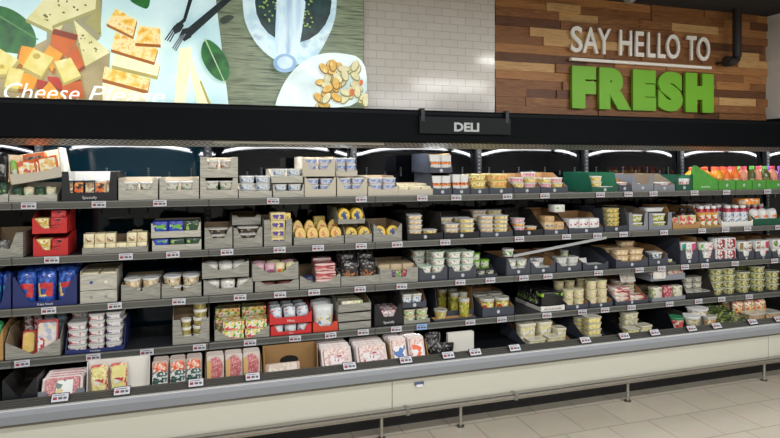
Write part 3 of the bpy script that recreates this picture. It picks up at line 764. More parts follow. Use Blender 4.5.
# ---------- surfaces of the goods
W, WS, CR, YL, PY_, TN = mat('#d6d7d6', .4), mat('#c9c9c6', .45), mat('#d8cfae', .4), mat('#dcc26a', .4), mat('#d8cc92', .4), mat('#c9a678', .5)
CLR = mat('#b9b9ae', .2, coat=.5)
GN, DG, LG, BK, OR, RD, BL, PK = mat('#7fa83c', .4), mat('#2c4a36', .45), mat('#8fc25a', .4), mat('#1a1b1f', .35), mat('#dc6a2c', .4), mat('#b83236', .4), mat('#3567ac', .4), mat('#c9447c', .4)
PR = lambda *c, s=95, **k: pr(c, s, **k)
L_BLUE = PR('#d4dae0', '#6d8fb8', '#d4dae0', '#a8bdd0', '#3f5f8f'); L_BPK = PR('#7f9fd0', '#d8c0d0', '#c4cbe0', '#5f7fc0', '#d6d8e0')
L_GRY = PR('#cfcdc4', '#8a8678', '#cfcdc4', '#b8b4a8', '#54524c'); L_RED = PR('#cfcdc4', '#b03a30', '#cfcdc4', '#b8b4a8'); L_GRN = PR('#cfcdc4', '#3f8a4c', '#cfcdc4', '#b8b4a8')
L_ORN = PR('#e06a30', '#e8a050', '#e06a30', '#3a3230'); L_YEL = PR('#e4d48c', '#c8a84c', '#efe6c0', '#a88a3c'); L_ORY = PR('#e0a050', '#d08838', '#e8c890', '#c8b088')
L_PNK = PR('#d88aa8', '#e0b8c4', '#d8d0c8', '#c4688c'); L_WR = PR('#dcdcdc', '#c04048', '#dcdcdc', '#d8d8d8', '#a02c3c'); L_WP = PR('#dcdcdc', '#6a3a8c', '#dcdcdc', '#d8d8d8')
L_BRW = PR('#cfc0a0', '#8a6a48', '#e0d8c0', '#b09878'); L_DGR = PR('#2e5038', '#3c6a44', '#8fb070', '#1e3428'); L_WG = PR('#dcdcd4', '#7aa858', '#dcdcd4', '#b8c8a8')
L_WB = PR('#dcdcda', '#4478b0', '#dcdcda', '#c8ccd4'); L_TAN = PR('#cfb48c', '#b8946a', '#ddd0b4', '#e4dcc8'); L_MIX = PR('#d8d4cc', '#c85060', '#5aa05a', '#e0c060', '#d8d4cc', '#40a0a0')
MEAT = PR('#b5646a', '#9c4850', '#c89490', '#b8686a', s=150, coat=.5); HAM = PR('#d0b0aa', '#d8c4bc', '#c49c94', '#dcd0ca', s=90, coat=.5); SALMON = PR('#d86a48', '#e49a80', '#d8d0c8', '#c8583c', s=70)
SALAD = PR('#8a9a4c', '#c8c878', '#5a6c34', '#dcd8b0', '#a8a860', '#b86a48', s=110); OLIVE = PR('#8f9434', '#a8a840', '#6a7428', '#c8c060', s=110); PICK = PR('#c8b848', '#a89c34', '#dcd070', '#8c8430', s=100)
EGG = PR('#dccf8c', '#c8b868', '#e8e0b0', s=90); FILM = mat('#c4bdb8', .18, coat=.6); SILV = PR('#8c8c8a', '#5c5c5c', '#a8a8a4', '#33363c', s=60, coat=.5)
BAGK = PR('#1c1c20', '#2c2a2c', '#141416', '#8c8884', '#1c1c20', s=90, coat=.5); COOK = PR('#8c5a38', '#2a2220', '#a8704a', '#1c1c20', s=90)
BAGB = PR('#2c52b0', '#1e3a84', '#4470c8', '#2a4a9c', s=60, coat=.5); PR_RY = PR('#c83c3c', '#c83c3c', '#dcc06a', '#e0c880', '#284894', '#b83038', s=34)
ff = 1
# =================== A: top shelf ===================
c = K('A', -16, 8.3, 194, 195, 203, 'pale', 'pale tray at the left picture edge', back=180)
I(c, 'bag', 2, 1, 20, 'dark green film bag', (DG, L_DGR), d=.05)
c0 = K('A', 9, 57, 194.5, 195, 202, 'pale', 'low pale tray of salad bags', back=184)
I(c0, 'bag', 4, 1, 15, 'green and white salad bag', [(DG, L_DGR), (CR, L_WG)], d=.05)
c = K('A', 11, 63, 177, 178.5, 188, 'cream', 'tilted cream tray of sliced cheese', d=.24, back=157, ys=.2, on=c0, rot=math.radians(-10), zoff=.014)
NICKS['tilted cream tray of sliced cheese']['hf'] = .02
I(c, 'pk', 1, 1, 22, 'orange framed sliced cheese pack', (OR, PR('#e8d8a8', '#e0b050', '#efe6cc', '#c84a30', s=60)), x=(.13, .52), d=.022, b0=.08, b1=.92, lw=.86, lean=.12)
I(c, 'pk', 1, 1, 23, 'orange framed yellow cheese pack', (OR, PR('#ecdcb0', '#e8a830', '#e0c070', '#efe6cc', s=60)), x=(.56, .97), d=.022, b0=.08, b1=.92, lw=.86, lean=.12)
I(c, 'pk', 1, 1, 8, 'orange pack lying on top of others', (OR, SILV), x=(.25, .7), d=.1, z0=.112, y0=.03)
I(c, 'bag', 1, 1, 24, 'green sliced cheese pack', (LG, L_WG), x=(0, .14), d=.03)
c = K('A', -8, 11, 168, 170, 178, 'kraft', 'brown carton behind black film pack', dy=.26, back=160, on=c0, d=.2)
I(NICKS['pale tray at the left picture edge'], 'bag', 1, 1, 32, 'black and silver film pack propped upright', (BK, SILV), x=(.35, .98), z0=.1, d=.03, y0=.03, yaw=60)
c = K('A', 61.5, 117, 171.5, 192.5, 200.5, 'blkw', 'black display box with white script', back=172, ww=.12, sl=.008, text='Specially', ys=1)
I(c, 'pk', 5, 1, 21, 'small black and brown snack pack', [(BK, L_BRW), (W, L_ORN), (BK, L_ORN), (TN, L_BRW), (BK, L_BRW)], d=.05, b0=.1, b1=.9, lw=.85)
for i, (a, b, dsc, m, nk) in enumerate(((118.3, 158, 'grey labelled', L_GRY, 'wood-grain box beside the black box'), (159.3, 199, 'green labelled', L_GRN, 'second wood-grain box of clear tubs'), (200, 238, 'green labelled', L_GRN, 'lower box of the first stacked pair'))):
    c = K('A', a, b, 178, 190, 199.3, 'pale', nk, back=178, ww=.13, sl=.012)
    I(c, 'rt', 2, 2, 9, dsc + ' clear tub', (CLR, W, m))
c = K('A', 200, 238, 157, 169, 178, 'pale', 'upper box of the first stacked pair', back=157, ww=.18, sl=.01, on=c); I(c, 'rt', 2, 2, 8.6, 'red labelled clear tub', (CLR, W, L_RED))
c = K('A', 238.6, 272, 191, 191.5, 198.5, 'pale', 'low wood-grain tray of blue-labelled tubs', back=185); I(c, 'rt', 2, 3, 7.4, 'white blue-labelled tub', (WS, W, L_BLUE))
c1 = K('A', 273, 304, 184, 191, 198.3, 'pale', 'lower tray of small white tubs', back=184, ww=.02); I(c1, 'rt', 2, 2, 6.8, 'white blue-printed tub', (WS, W, L_BLUE))
c = K('A', 271.5, 303, 174.5, 175, 182, 'pale', 'upper tray of small white tubs', back=168, on=c1, zoff=.004); I(c, 'rt', 2, 2, 7, 'white blue-printed tub', (WS, W, L_BLUE))
c1 = K('A', 304.5, 336, 177, 189, 198, 'cream', 'lower cream box of pink-blue tubs', back=177, ww=.03, sl=.05); I(c1, 'rt', 2, 3, 6.2, 'pink and blue printed tub', (WS, W, L_BPK))
c = K('A', 302.5, 335, 156.5, 169, 176.5, 'cream', 'upper cream box of pink-blue tubs', back=156, ww=.03, sl=.05, on=c1); I(c, 'rt', 2, 3, 6, 'pink and blue printed tub', (WS, W, L_BPK))
c1 = K('A', 337, 367.3, 177, 189, 196.8, 'cream', 'cream box of blue tubs', back=177, ww=.03, sl=.05); I(c1, 'rt', 2, 3, 6.2, 'pale blue printed tub', (WS, W, L_BPK))
c = K('A', 336, 357.5, 170, 171, 176, 'cream', 'set-back upper tray of blue tubs', back=158, dy=.05, on=c1); I(c, 'rt', 2, 3, 6.2, 'pale blue printed tub', (WS, W, L_BPK))
c = K('A', 368, 398, 186, 189.5, 196.3, 'cream', 'cream tray with raised brown side', back=176, ww=.03, sl=.05, ys=.3); I(c, 'rt', 2, 3, 6, 'pink striped white tub', (WS, W, L_BPK))
c = K('A', 398, 433, 189, 189.5, 196, 'cream', 'low cream tray beside charcoal boxes', back=184)
I(c, 'pk', 3, 1, 9, 'white sachet pack', [(CR, BL), (CR, mat('#6dac4c')), (CR, BL)], d=.05, b0=.15, b1=.55, x=(0, 1), fill=.86); I(c, 'pk', 3, 1, 11.5, 'plain white rear pack', (CR,), d=.05, y0=.09, fill=.9)
O1 = (W, L_ORN)
c1 = K('A', 433, 452, 188, 188.5, 194, 'dk', 'left charcoal box of orange-band cartons', back=173, emblem=True, d=.36, ys=.12); I(c1, 'pk', 2, 1, 19.5, 'white carton with orange band', (W, None, L_ORN), b0=.46, b1=.62, layers=2)
c = K('A', 430, 452.5, 167, 167.5, 173, 'dk', 'upper charcoal box of orange-band cartons', back=153, emblem=True, d=.36, ys=.12, on=c1, zoff=-.002); I(c, 'pk', 2, 1, 18.5, 'white carton with orange band', (W, None, L_ORN), b0=.46, b1=.62, layers=2)
c = K('A', 453, 470, 188, 188.5, 193.8, 'dk', 'right charcoal box of orange-band cartons', back=178, emblem=True, ys=.2); I(c, 'pk', 2, 1, 20, 'white carton with red band', (W, None, L_ORN), b0=.46, b1=.62, layers=2)
c = K('A', 470.6, 489, 188, 188.5, 193.5, 'dk', 'charcoal tray of yellow tubs', back=176, emblem=True, ys=.4); I(c, 'rt', 1, 3, 6.6, 'yellow cheese tub', (YL, PY_, L_YEL), layers=2)
c = K('A', 489.5, 513, 187.5, 188, 193, 'dk', 'charcoal tray of orange cheese tubs', back=174, emblem=True, ys=.4); I(c, 'rt', 1, [3], 6.6, 'orange labelled cheese tub', (YL, PY_, L_ORY), x=(.02, .86), layers=2)
c = K('A', 513.5, 540.5, 187, 187.5, 192.5, 'dk', 'charcoal tray of pink-label tubs', back=174, emblem=True, ys=.45); I(c, 'rt', 2, [3, 4], 5.3, 'cream tub with pink label', [(PY_, W, L_PNK), (PY_, W, L_YEL)], x=(0, .93))
c = K('A', 541, 568, 186.7, 187.2, 192.3, 'dk', 'charcoal tray with slanted brown side', back=173, emblem=True, ys=.55); I(c, 'rt', 2, 3, 5, 'pale tub with pink label', [(PY_, W, L_YEL), (PY_, W, L_PNK)], x=(.02, .9))
c = K('A', 592, 618, 186.6, 187, 190.7, 'green', 'tall dark green carton', back=172.5, d=.36, ys=.12, emblem=True); I(c, 'rt', 2, [3, 1], 5.3, 'yellow and white tub', (PY_, W, L_YEL), x=(.02, .92), layers=1)
c = K('A', 618.5, 631, 184.5, 185, 190.5, 'dk', 'charcoal tray of orange packs', back=173.5, emblem=True, ys=.8); I(c, 'rt', 1, 2, 4.6, 'orange red pack', (OR, W, L_RED), x=(.0, .9))
c = K('A', 632, 653.5, 175, 184, 190.3, 'grey', 'notched grey carton with kraft lining', back=174, emblem=True, ww=.1, sl=.03); I(c, 'rt', 1, 1, 8, 'white and red pack', (W, W, L_WR), x=(.1, .45))
c = K('A', 654, 675, 184.5, 185, 190, 'grey', 'grey carton of red-white packs', back=174, emblem=True, ys=.5); I(c, 'rt', 1, [2], 4.3, 'white and red flat pack', (W, W, L_WR), x=(.1, .9)); I(c, 'ct', 1, 3, 4.8, 'white and green pot', (W, W, L_WG), x=(0, .35), y0=.1)
c = K('A', 676, 692.6, 175, 184.5, 189.3, 'green', 'small dark green notched box', back=175, emblem=True, ww=.12, sl=.01); I(c, 'pk', 2, 1, 12, 'red and white pack', [(W, L_RED), (W, L_WR)], b0=.25, b1=.75)
jy, jo, jg, jp, jv = [mat(h, .25, coat=.3) for h in ('#dd9a1c', '#e2701a', '#4c5222', '#dc9478', '#7a4aa0')]
co_, cg, cpk, cpu = mat('#e0572c', .4), mat('#58b83c', .4), mat('#d84a60', .4), mat('#8050b0', .4)
def bottles(c, n, lst, h, y=.01, w=None, **kw):
    for i, (dsc, m) in enumerate(lst): I(c, 'bo', 1, 1, h, dsc, m, x=(i/n, (i+1)/n), y0=y, name='juice_bottle', cat='bottle', fill=.96, **kw)
OJ, YJ, GJ, PJ, VJ = (jo, co_, PR('#e8b088', '#e2701a', '#f0d8c0', s=110)), (jy, co_, PR('#dd9a1c', '#5a4a20', '#dd9a1c', s=90)), (jg, cg, PR('#c8c880', '#4c5222', '#8c8c50', s=110)), (jp, cpk, PR('#dc9478', '#b85850', '#e8b8a0', s=90)), (jv, cpu, PR('#9a70b8', '#7a4aa0'))
c = K('A', 693, 718, 165.5, 180.5, 189, 'lgreen', 'bright green box with slanted white script', back=181, diag=True, ys=.3, d=.15, text='smoothies', textc='#dfe8da'); bottles(c, 2, [('yellow juice bottle', YJ), ('golden juice bottle', YJ)], 23)
JJ = [('blue-grey shaded orange juice', OJ)]
for a, b, nk, lst in ((718.5, 735.5, 'bright green tray of golden juices', [('golden juice bottle with face label', YJ), ('deep orange juice bottle', OJ)]), (736, 752, 'bright green tray of orange juices', [('orange juice bottle', OJ), ('pink-capped pink juice bottle', PJ)]), (752.5, 766, 'bright green tray of dark juices', [('dark green juice bottle', GJ), ('pink smoothie bottle', PJ)]), (766.5, 790, 'bright green tray at picture edge', [('dark green juice bottle', GJ), ('pink smoothie bottle', PJ), ('purple smoothie bottle', VJ)])):
    c = K('A', a, b, 180, 180.3, 188.7, 'lgreen', nk, back=178, emblem=True); n = len(lst); bottles(c, n, lst, 23); bottles(c, n, [('rear ' + q, m) for q, m in lst], 23, .13)

# =================== B: second shelf ===================
c = K('B', -20, 23, 233, 249, 256, 'wood', 'grey carton of silver film packs', back=233, ww=.16, sl=.03); I(c, 'bag', 3, 1, 17, 'silver and black film pack', (SILV, SILV), d=.06)
RYP = [(RD, PR('#e0cf88', '#d8c070', '#e0cf88', '#b84030', s=45))]
c1 = K('B', 33, 68, 238, 250, 255.5, 'red', 'lower red carton of cheese packs', back=234, ww=.04, sl=.045, d=.24); I(c1, 'pk', 1, 2, 8.4, 'pale yellow sliced cheese pack', (mat('#dccb88'), L_YEL), x=(.02, .48), d=.1, b0=.12, b1=.85); I(c1, 'pk', 1, 2, 8.4, 'red sliced cheese pack', (RD, PR('#b83236', '#b83236', '#3c1c20', '#c84a48', s=80)), x=(.5, .98), d=.1, b0=.12, b1=.85)
c = K('B', 32, 67, 222, 232.5, 238, 'red', 'upper red carton of cheese packs', back=215, ww=.04, sl=.045, d=.24, on=c1); I(c, 'pk', 1, 2, 7.6, 'pale yellow sliced cheese pack', (mat('#dccb88'), L_YEL), x=(.02, .48), d=.1, b0=.12, b1=.85); I(c, 'pk', 1, 3, 7.6, 'red sliced cheese pack', (RD, PR('#b83236', '#b83236', '#3c1c20', '#c84a48', s=80)), x=(.5, .98), d=.1, b0=.12, b1=.85)
c = K('B', 82, 148, 247, 247.5, 254, 'wood', 'long low tray of pale cheese blocks', back=240, d=.32)
I(c, 'pk', 6, [2, 2, 2, 1, 2, 2], 10, 'pale yellow cheese block', [(mat('#ddd2a8', .35), L_TAN), (mat('#e2d8b4', .35), L_BRW)], d=.09, b0=.15, b1=.6, lw=.6); I(c, 'pk', 1, 1, 12, 'cheese block with red label', (mat('#dccf9f'), RD), x=(.72, .9), d=.06, z0=.05, y0=.11, b0=.2, b1=.8)
BB, BG = (mat('#2438a0', .35, coat=.3), PR('#2438a0', '#6fae4c', '#2a50b0', '#d8d8c0', s=60)), (mat('#203c2c', .35, coat=.3), PR('#284830', '#8fae5c', '#203c2c', s=60))
c1 = K('B', 152, 201.5, 240, 244.5, 251.5, 'pale', 'lower tray of blue cheese packs', back=238, ww=.02); I(c1, 'pk', 3, 1, 13, 'blue wrapped cheese pack', BB, d=.05, b0=.15, b1=.85, x=(0, .36)) if 0 else None
for i in range(3): I(c1, 'pk', 1, 1, 12, ('blue wrapped pack', 'green wrapped pack', 'dark green wrapped pack')[i], (BB, BG, BG)[i], d=.05, b0=.15, b1=.85, x=(i/3, (i+1)/3))
c = K('B', 151, 201, 222, 230, 237, 'pale', 'upper tray of blue cheese packs', back=222, ww=.03, on=c1)
for i in range(3): I(c, 'pk', 1, 1, 16.5, ('blue wrapped pack', 'bright blue wrapped pack', 'dark green wrapped pack')[i], (BB, BB, BG)[i], d=.045, b0=.15, b1=.8, x=(i/3, (i+1)/3), layers=2)
for a, b, nk in ((204.5, 232.5, 'left wood-grain box of black-label tubs'), (233.5, 262.5, 'right wood-grain box of black-label tubs')):
    c = K('B', a, b, 227.5, 238, 249 if a < 210 else 248.3, 'wood', nk, back=227, ww=.1, sl=.03); I(c, 'rt', 1, 3, 6.7, 'white tub with black label', (W, WS, PR('#26262a', '#26262a', '#8c7c60', '#26262a', s=110)), x=(.08, .92), l0=.1, l1=.8)
c = K('B', 232, 261, 217, 219, 227, 'wood', 'set-back empty box above the tubs', back=217, dy=.1, on=c)
c = K('B', 264, 292, 219.5, 241, 245.5, 'wood', 'tall wood-grain box with narrow slot', back=219, ww=.2, sl=.01, ys=1); I(c, 'pk', 1, 4, 8.4, 'purple and cream cheese slice pack', (mat('#d8c88c'), PR('#5a4690', '#d8c88c', '#4a3c80', s=80)), x=(.2, .8), b0=.2, b1=.75, lw=.75)
I(c, 'pk', 1, 1, 8, 'yellow block on the box wing', (YL, L_YEL), x=(.78, 1), z0=.155, d=.06)
CW = (mat('#d6b454', .35, coat=.3), PR('#c04438', '#e0c060', '#c8a040', s=100)); CWB = (mat('#dcb840', .35, coat=.3), PR('#24467c', '#e0c870', '#24467c', s=100)); CG = (mat('#d8b84c', .35, coat=.3), PR('#385a48', '#d8b84c', s=90))
c = K('B', 294, 344, 236.5, 237.5, 244, 'wood', 'low tray of yellow cheese wheels', back=231)
I(c, 'wh', 4, 1, 16, 'yellow cheese wheel', CW, d=.05, lean=.3); I(c, 'wh', 4, 1, 22, 'taller yellow cheese wheel', CW, d=.05, y0=.09, lean=.25, w=.075); I(c, 'pk', 1, 1, 20, 'rectangular yellow cheese', (mat('#d8bf6c'), L_YEL), x=(0, .2), y0=.175, d=.06); I(c, 'pk', 1, 1, 26, 'cheese block standing high', (mat('#d8bf6c'), L_YEL), x=(.5, .75), y0=.175, d=.06)
c1 = K('B', 345, 372, 234, 234.5, 240.5, 'wood', 'lower tray of blue-label wheels', back=224, ys=.2); I(c1, 'wh', 2, 1, 14.5, 'yellow wheel with green label', CG, d=.045, lean=.2, layers=2, pitch=.055)
c = K('B', 338, 365, 219.5, 220, 225, 'wood', 'upper tray of blue-label wheels', back=209, ys=.2, on=c1); I(c, 'wh', 2, 1, 15, 'yellow wheel with blue label', CWB, d=.045, lean=.1, layers=2)
c = K('B', 373.5, 402, 224, 234.5, 239.5, 'wood', 'box of yellow wheels beside black carton', back=223, ww=.04, sl=.05); I(c, 'wh', 2, 1, 14.5, 'yellow cheese wheel', CWB, d=.045, lean=.3)
TT = [(CLR, W, L_TAN), (CLR, WS, L_YEL), (CLR, W, L_BRW)]
c = K('B', 407.5, 443, 233, 233.5, 237.5, 'blk', 'black tray after the yellow wheels', back=213, ys=.1, emblem=True, d=.36); I(c, 'rt', 2, [5, 2], 4.9, 'clear tub of tan spread', TT, x=(.02, .9)); I(c, 'rt', 2, [5, 5], 4.9, 'rear clear tub of spread', TT, x=(0, .6), y0=.12)
c = K('B', 444, 479.5, 232, 232.5, 236.8, 'blk', 'black tray of mixed round tubs', back=215, ys=.45, emblem=True); I(c, 'rt', 2, [3, 4], 4.8, 'clear tub with tan label', TT, x=(.02, .93)); I(c, 'rt', 2, 4, 4.8, 'rear clear tub with tan label', TT, y0=.12)
c = K('B', 480.5, 513, 231.5, 232, 236, 'dk', 'charcoal tray of tall tub stacks', back=213, ys=.5, emblem=True); I(c, 'rt', 2, [5, 5], 4.2, 'clear lidded spread tub', TT, x=(.0, .93)); I(c, 'rt', 2, 6, 4.2, 'rear lidded spread tub', TT, y0=.12)
c = K('B', 514.5, 543.5, 229.5, 230, 235, 'blk', 'black tray of orange-label tubs', back=211, ys=.5, emblem=True); I(c, 'rt', 2, [4, 2], 4.3, 'tub with orange label', [(CLR, W, L_ORY), (CLR, W, L_PNK)], x=(.02, .85))
c = K('B', 544.5, 568, 229, 229.5, 233.8, 'dk', 'charcoal tray of tan cheese boxes', back=211, ys=.6, emblem=True)
I(c, 'pk', 2, [3, 2], 6, 'tan cheese box', [(mat('#c4a070'), L_BRW), (mat('#cdb58c'), PR('#3c7a8c', '#cdb58c', '#c8c0a8', s=80))], x=(0, .9)); I(c, 'pk', 1, 1, 7.5, 'white and green carton on top', (W, L_WG), x=(.45, .95), z0=.16, b0=.4, b1=.7)
c = K('B', 569, 603.5, 227.5, 228, 232.3, 'dk', 'charcoal tray of white red-band boxes', back=214, d=.3, ys=.5, emblem=True); I(c, 'pk', 3, 1, 14.5, 'white box with red band', (W, None, PR('#dcdcdc', '#a83444', '#a83444', '#dcdcdc', s=60)), b0=.55, b1=.75, x=(0, .93)); I(c, 'pk', 3, 1, 13, 'white box with green square', (W, PR('#4c5c2c', '#6c7c3c')), b0=.1, b1=.4, lw=.4, y0=.1, x=(.05, .95))
c = K('B', 604.5, 628, 225.5, 226, 231, 'dkdk', 'deep charcoal carton with tub tower', back=208.5, ys=.08, emblem=True, d=.38); I(c, 'ct', 1, 5, 4.6, 'round green olive tub', (OLIVE, PY_, L_YEL), x=(.2, .86)); I(c, 'ct', 1, 3, 4.6, 'rear olive tub', (OLIVE, PY_, L_YEL), x=(0, .6), y0=.12)
for a, b, nk in ((629, 648, 'left grey box of green pots'), (649, 672, 'right grey box of green pots')):
    c = K('B', a, b, 212.5, 225.5, 228.7, 'grey', nk, back=208 if a < 640 else 214, ww=.15, sl=.01); I(c, 'rt', 1, [2], 8, 'green pot with white lid', (OLIVE, W, PR('#8f9434', '#a8a840', '#c8ccb0', s=60)), x=(.18, .84))
I(c, 'rt', 1, 1, 4, 'long white lid resting on top', (W, W, None), x=(0, 1), z0=.137, y0=.05)
DB = (mat('#2c201c', .25, coat=.3), BK, PR('#d8d4b0', '#c8c090', '#d05864', '#c84a58', s=40)); DW = (mat('#a8303c', .3), W, PR('#d8d4cc', '#c83c3c', '#7a9c3c', '#d8d4cc', '#dc9c3c', s=60))
c = K('B', 673, 700.5, 222, 224.5, 228, 'kraft', 'kraft tray of dark sauce bottles', back=207, ys=.2); 
for i, q in enumerate(('small', 'tall', 'wide')): I(c, 'bo', 1, 1, (17, 20, 20)[i], q + ' dark bottle with pink label', DB, x=((0, .26), (.3, .62), (.62, 1))[i], name='sauce_bottle', cat='bottle', l0=.08, l1=.66, shoulder=.66)
c = K('B', 701, 721, 225, 225.5, 228, 'kraft', 'kraft tray of white-capped red bottles', back=212)
I(c, 'bo', 3, 1, 21.5, 'red bottle with white label', DW, name='drink_bottle', cat='bottle', l0=.08, l1=.7, shoulder=.7, neck=.6, layers=3)
c = K('B', 721.5, 753, 220, 221.5, 227, 'white', 'white tray with round grey stamp', back=206, ys=.3, ww=.02); I(c, 'bo', 3, 1, 21, 'blue-label white-capped bottle', (mat('#a03048', .3), W, L_WB), x=(.2, .95), name='drink_bottle', cat='bottle', l0=.1, l1=.68, shoulder=.68, neck=.6, layers=3)
c = K('B', 753.5, 781, 217, 218.5, 226, 'green', 'dark green tray of orange-white bags', back=208, ys=.4, ww=.02); I(c, 'bag', 3, 1, 16, 'orange and white round bag', (W, PR('#dcdcd8', '#e08048', '#dcdcd8', '#d8a0b0', s=50)), d=.08); I(c, 'bo', 4, 1, 20, 'white-capped bottle behind', (mat('#a03048', .3), W, L_WR), y0=.12, name='drink_bottle', cat='bottle', neck=.6)
I(NICKS['white tray with round grey stamp'], 'pk', 1, 1, 6, 'orange patterned flat pack lying high', (PR('#dc8440', '#e8a850', '#d8d4cc', s=60), None), x=(.75, 1.3), z0=.176, d=.12)

# =================== C: third shelf ===================
c = K('C', -10, 11, 274, 303, 309.5, 'navy', 'navy carton cut by picture edge', back=274, ww=.12, sl=.25, ys=1); I(c, 'bag', 2, 1, 36, 'teal and blue cheese bag', (BAGB, PR('#2c9c94', '#3cb0a4', '#284894', s=40)), d=.07)
c = K('C', 12.5, 77, 276, 301, 308.5, 'navy', 'big navy carton of blue bags', back=276, ww=.03, sl=.07, ys=1, text='Käse Snack', d=.32)
I(c, 'bag', 3, 1, 36, 'blue bag with red picture', (BAGB, PR_RY), d=.075); I(c, 'bag', 3, 1, 38, 'blue bag standing behind', (BAGB, BAGB), d=.06, y0=.1, x=(.05, 1)); I(c, 'bag', 2, 1, 22, 'blue bag lying across the top', (BAGB, PR('#c83c3c', '#2a4a9c', '#3c60b4', '#2a4a9c', s=30)), d=.03, y0=.03, z0=.175, lean=1.42, x=(.25, .98), fill=.9); I(c, 'bag', 2, 1, 40, 'rear blue bag', (BAGB, PR('#c83c3c', '#2a4a9c', '#2a4a9c', s=30)), d=.06, y0=.19, x=(.2, 1))
c1 = K('C', 80, 117, 290.5, 290.5, 305.8, 'pale', 'lower pale box with round holes', back=290.5, d=.26); c = K('C', 80, 117, 273.5, 273.5, 290, 'pale', 'upper pale box with round holes', back=270, d=.26, on=c1, ys=.05)
for cc, cols in ((c1, ('#8c8c8c', '#8c8c8c')), (c, ('#24488c', '#e0dcc8'))):
    for i in (0, 1):
        bm = bmesh.new(); loft(bm, [circ(.0085, 0, 14), circ(.0085, .0012, 14)], M=Matrix.Translation((-cc['w']*.2+i*cc['w']*.4, 0, cc['hf']*.5)) @ RX90)
        root = [o for o in COL.objects if o.get('label', '').startswith(cc['nick'])][0]; link('hole_patch', fin(bm, 'hole', [mat(cols[i], .5)]), root)
I(c, 'pk', 2, 1, 17.5, 'cream cheese carton with tab', (CR, None), d=.1, layers=2)
for a, b, nk, m, r in ((121, 160.5, 'left wood-grain box of lidded tubs', L_TAN, [2, 2]), (161.5, 201.5, 'right wood-grain box of lidded tubs', L_BRW, [2, 2])):
    c = K('C', a, b, 284 if a < 130 else 283, 291, 302 if a < 130 else 300, 'wood', nk, back=282, ww=.1, sl=.08); I(c, 'ct', 2, r, 10.4, 'white-lidded tub of salad', (PR('#c8bfa4', '#b0a484', '#d8d0b8', s=70), W, m), l0=.3, l1=.7)
    I(c, 'ct', 2, r, 9.5, 'white-lidded rear tub', (PR('#c8bfa4', '#b0a484', '#d8d0b8', s=70), W, m), y0=.12)
WBg = (mat('#d4d4cc', .3, coat=.3), PR('#d4d4cc', '#5a80b0', '#d4d4cc', '#c8c8c0', s=60))
c1 = K('C', 203.5, 253, 279, 288, 296, 'wood', 'lower box of white blue bags', back=278, ww=.03, sl=.08); I(c1, 'bag', 3, 1, 14, 'white and blue cheese bag', WBg, d=.07)
c = K('C', 202, 249, 264.5, 272, 280.5, 'wood', 'upper box of white blue bags', back=264, ww=.04, sl=.08, on=c1); I(c, 'bag', 3, 1, 13, 'white and blue cheese bag', WBg, d=.07); I(c, 'bag', 3, 1, 14, 'rear white cheese bag', WBg, d=.07, y0=.09)
PG = [(mat('#cfa8b4', .3), PR('#7a3c64', '#d8c8c0', '#8c4c74', s=50)), (mat('#d8d0a8', .3), PR('#8cc04c', '#d8d0a8', '#c8603c', s=50))]
c1 = K('C', 255, 299, 280.5, 284, 292.5, 'wood', 'lower box of coloured snack bags', back=280.5, ww=.12, sl=.03); I(c1, 'bag', 2, 1, 9, 'purple or green snack bag', [(mat('#6a3c34'), COOK)], d=.07)
c = K('C', 252, 298.5, 263, 272.5, 280.5, 'wood', 'upper box of coloured snack bags', back=263, ww=.06, sl=.08, on=c1); I(c, 'bag', 2, [1, 1], 16.5, 'purple and cream round snack bag', PG[0], d=.06, x=(.02, .5)); I(c, 'bag', 2, 1, 16.5, 'green and orange round snack bag', PG[1], d=.06, x=(.5, .98)); I(c, 'bag', 3, 1, 17, 'rear snack bag', PG, d=.06, y0=.08)
c = K('C', 299.8, 340.5, 275, 282, 289.5, 'wood', 'wood-grain box of striped sausage packs', back=272, ww=.04, sl=.06)
I(c, 'bag', 1, 1, 12, 'dark blue round pack', (mat('#2c3450', .3), SILV), x=(.02, .38), d=.08); I(c, 'pk', 1, 3, 8, 'red and white striped pack', (PR('#b8484c', '#d8c8c4', '#7c2c34', '#d0a8a4', s=60, stretch=(.3, 1, 3)), None), x=(.38, .92)); I(c, 'pk', 1, 3, 9, 'rear red striped pack', (PR('#b8484c', '#d8c8c4', '#7c2c34', '#d0a8a4', s=60, stretch=(.3, 1, 3)), None), x=(.4, .9), y0=.12)
c = K('C', 341, 380.5, 275.5, 276, 287, 'wood', 'wood-grain tray of black cookie bags', back=270); I(c, 'bag', 2, 1, 25, 'black bag with brown cookies', (BAGK, COOK), d=.07, flip=True); I(c, 'bag', 2, 1, 33, 'tall black cookie bag', (BAGK, COOK), d=.07, y0=.08, flip=True); I(c, 'bag', 3, 1, 36, 'rear black cookie bag', (BAGK, BAGK), d=.05, y0=.17, x=(0, .95))
c = K('C', 379.5, 418, 268, 277, 282.5, 'wood', 'grey box with three colour packs', back=265, ww=.28, sl=.01, shift=.0015)
for i, (q, m) in enumerate((('purple', PR('#5c4468', '#8c6c98', '#3c3040')), ('green', PR('#6c9c4c', '#c8a8a0', '#4c7c3c')), ('dark red', PR('#8c3440', '#3c2428', '#b8686c')))): I(c, 'pk', 1, 1, 12, q + ' film pack', (m, None), x=(.26+i*.16, .42+i*.16), d=.04)
I(c, 'pk', 3, 1, 17.5, 'cream wooden-lidded pack', (mat('#b9a684'), None), d=.08, y0=.06, layers=2)
GT = (WS, L_WG, PR('#dcdcd8', '#b8b0a0', '#dcdcd8', '#9c8c74'))
c = K('C', 419, 447.5, 267.5, 273, 278.8, 'dk', 'left charcoal box of mint-lid tubs', back=256, emblem=True, ww=.12, sl=.02, ys=.8); I(c, 'rt', 2, [2, 4], 7, 'white tub with mint lid', (WS, mat('#c8dcc8'), GT[2]), x=(.02, .98)); I(c, 'rt', 2, 4, 6.9, 'rear mint-lid tub', (WS, mat('#c8dcc8'), GT[2]), y0=.12)
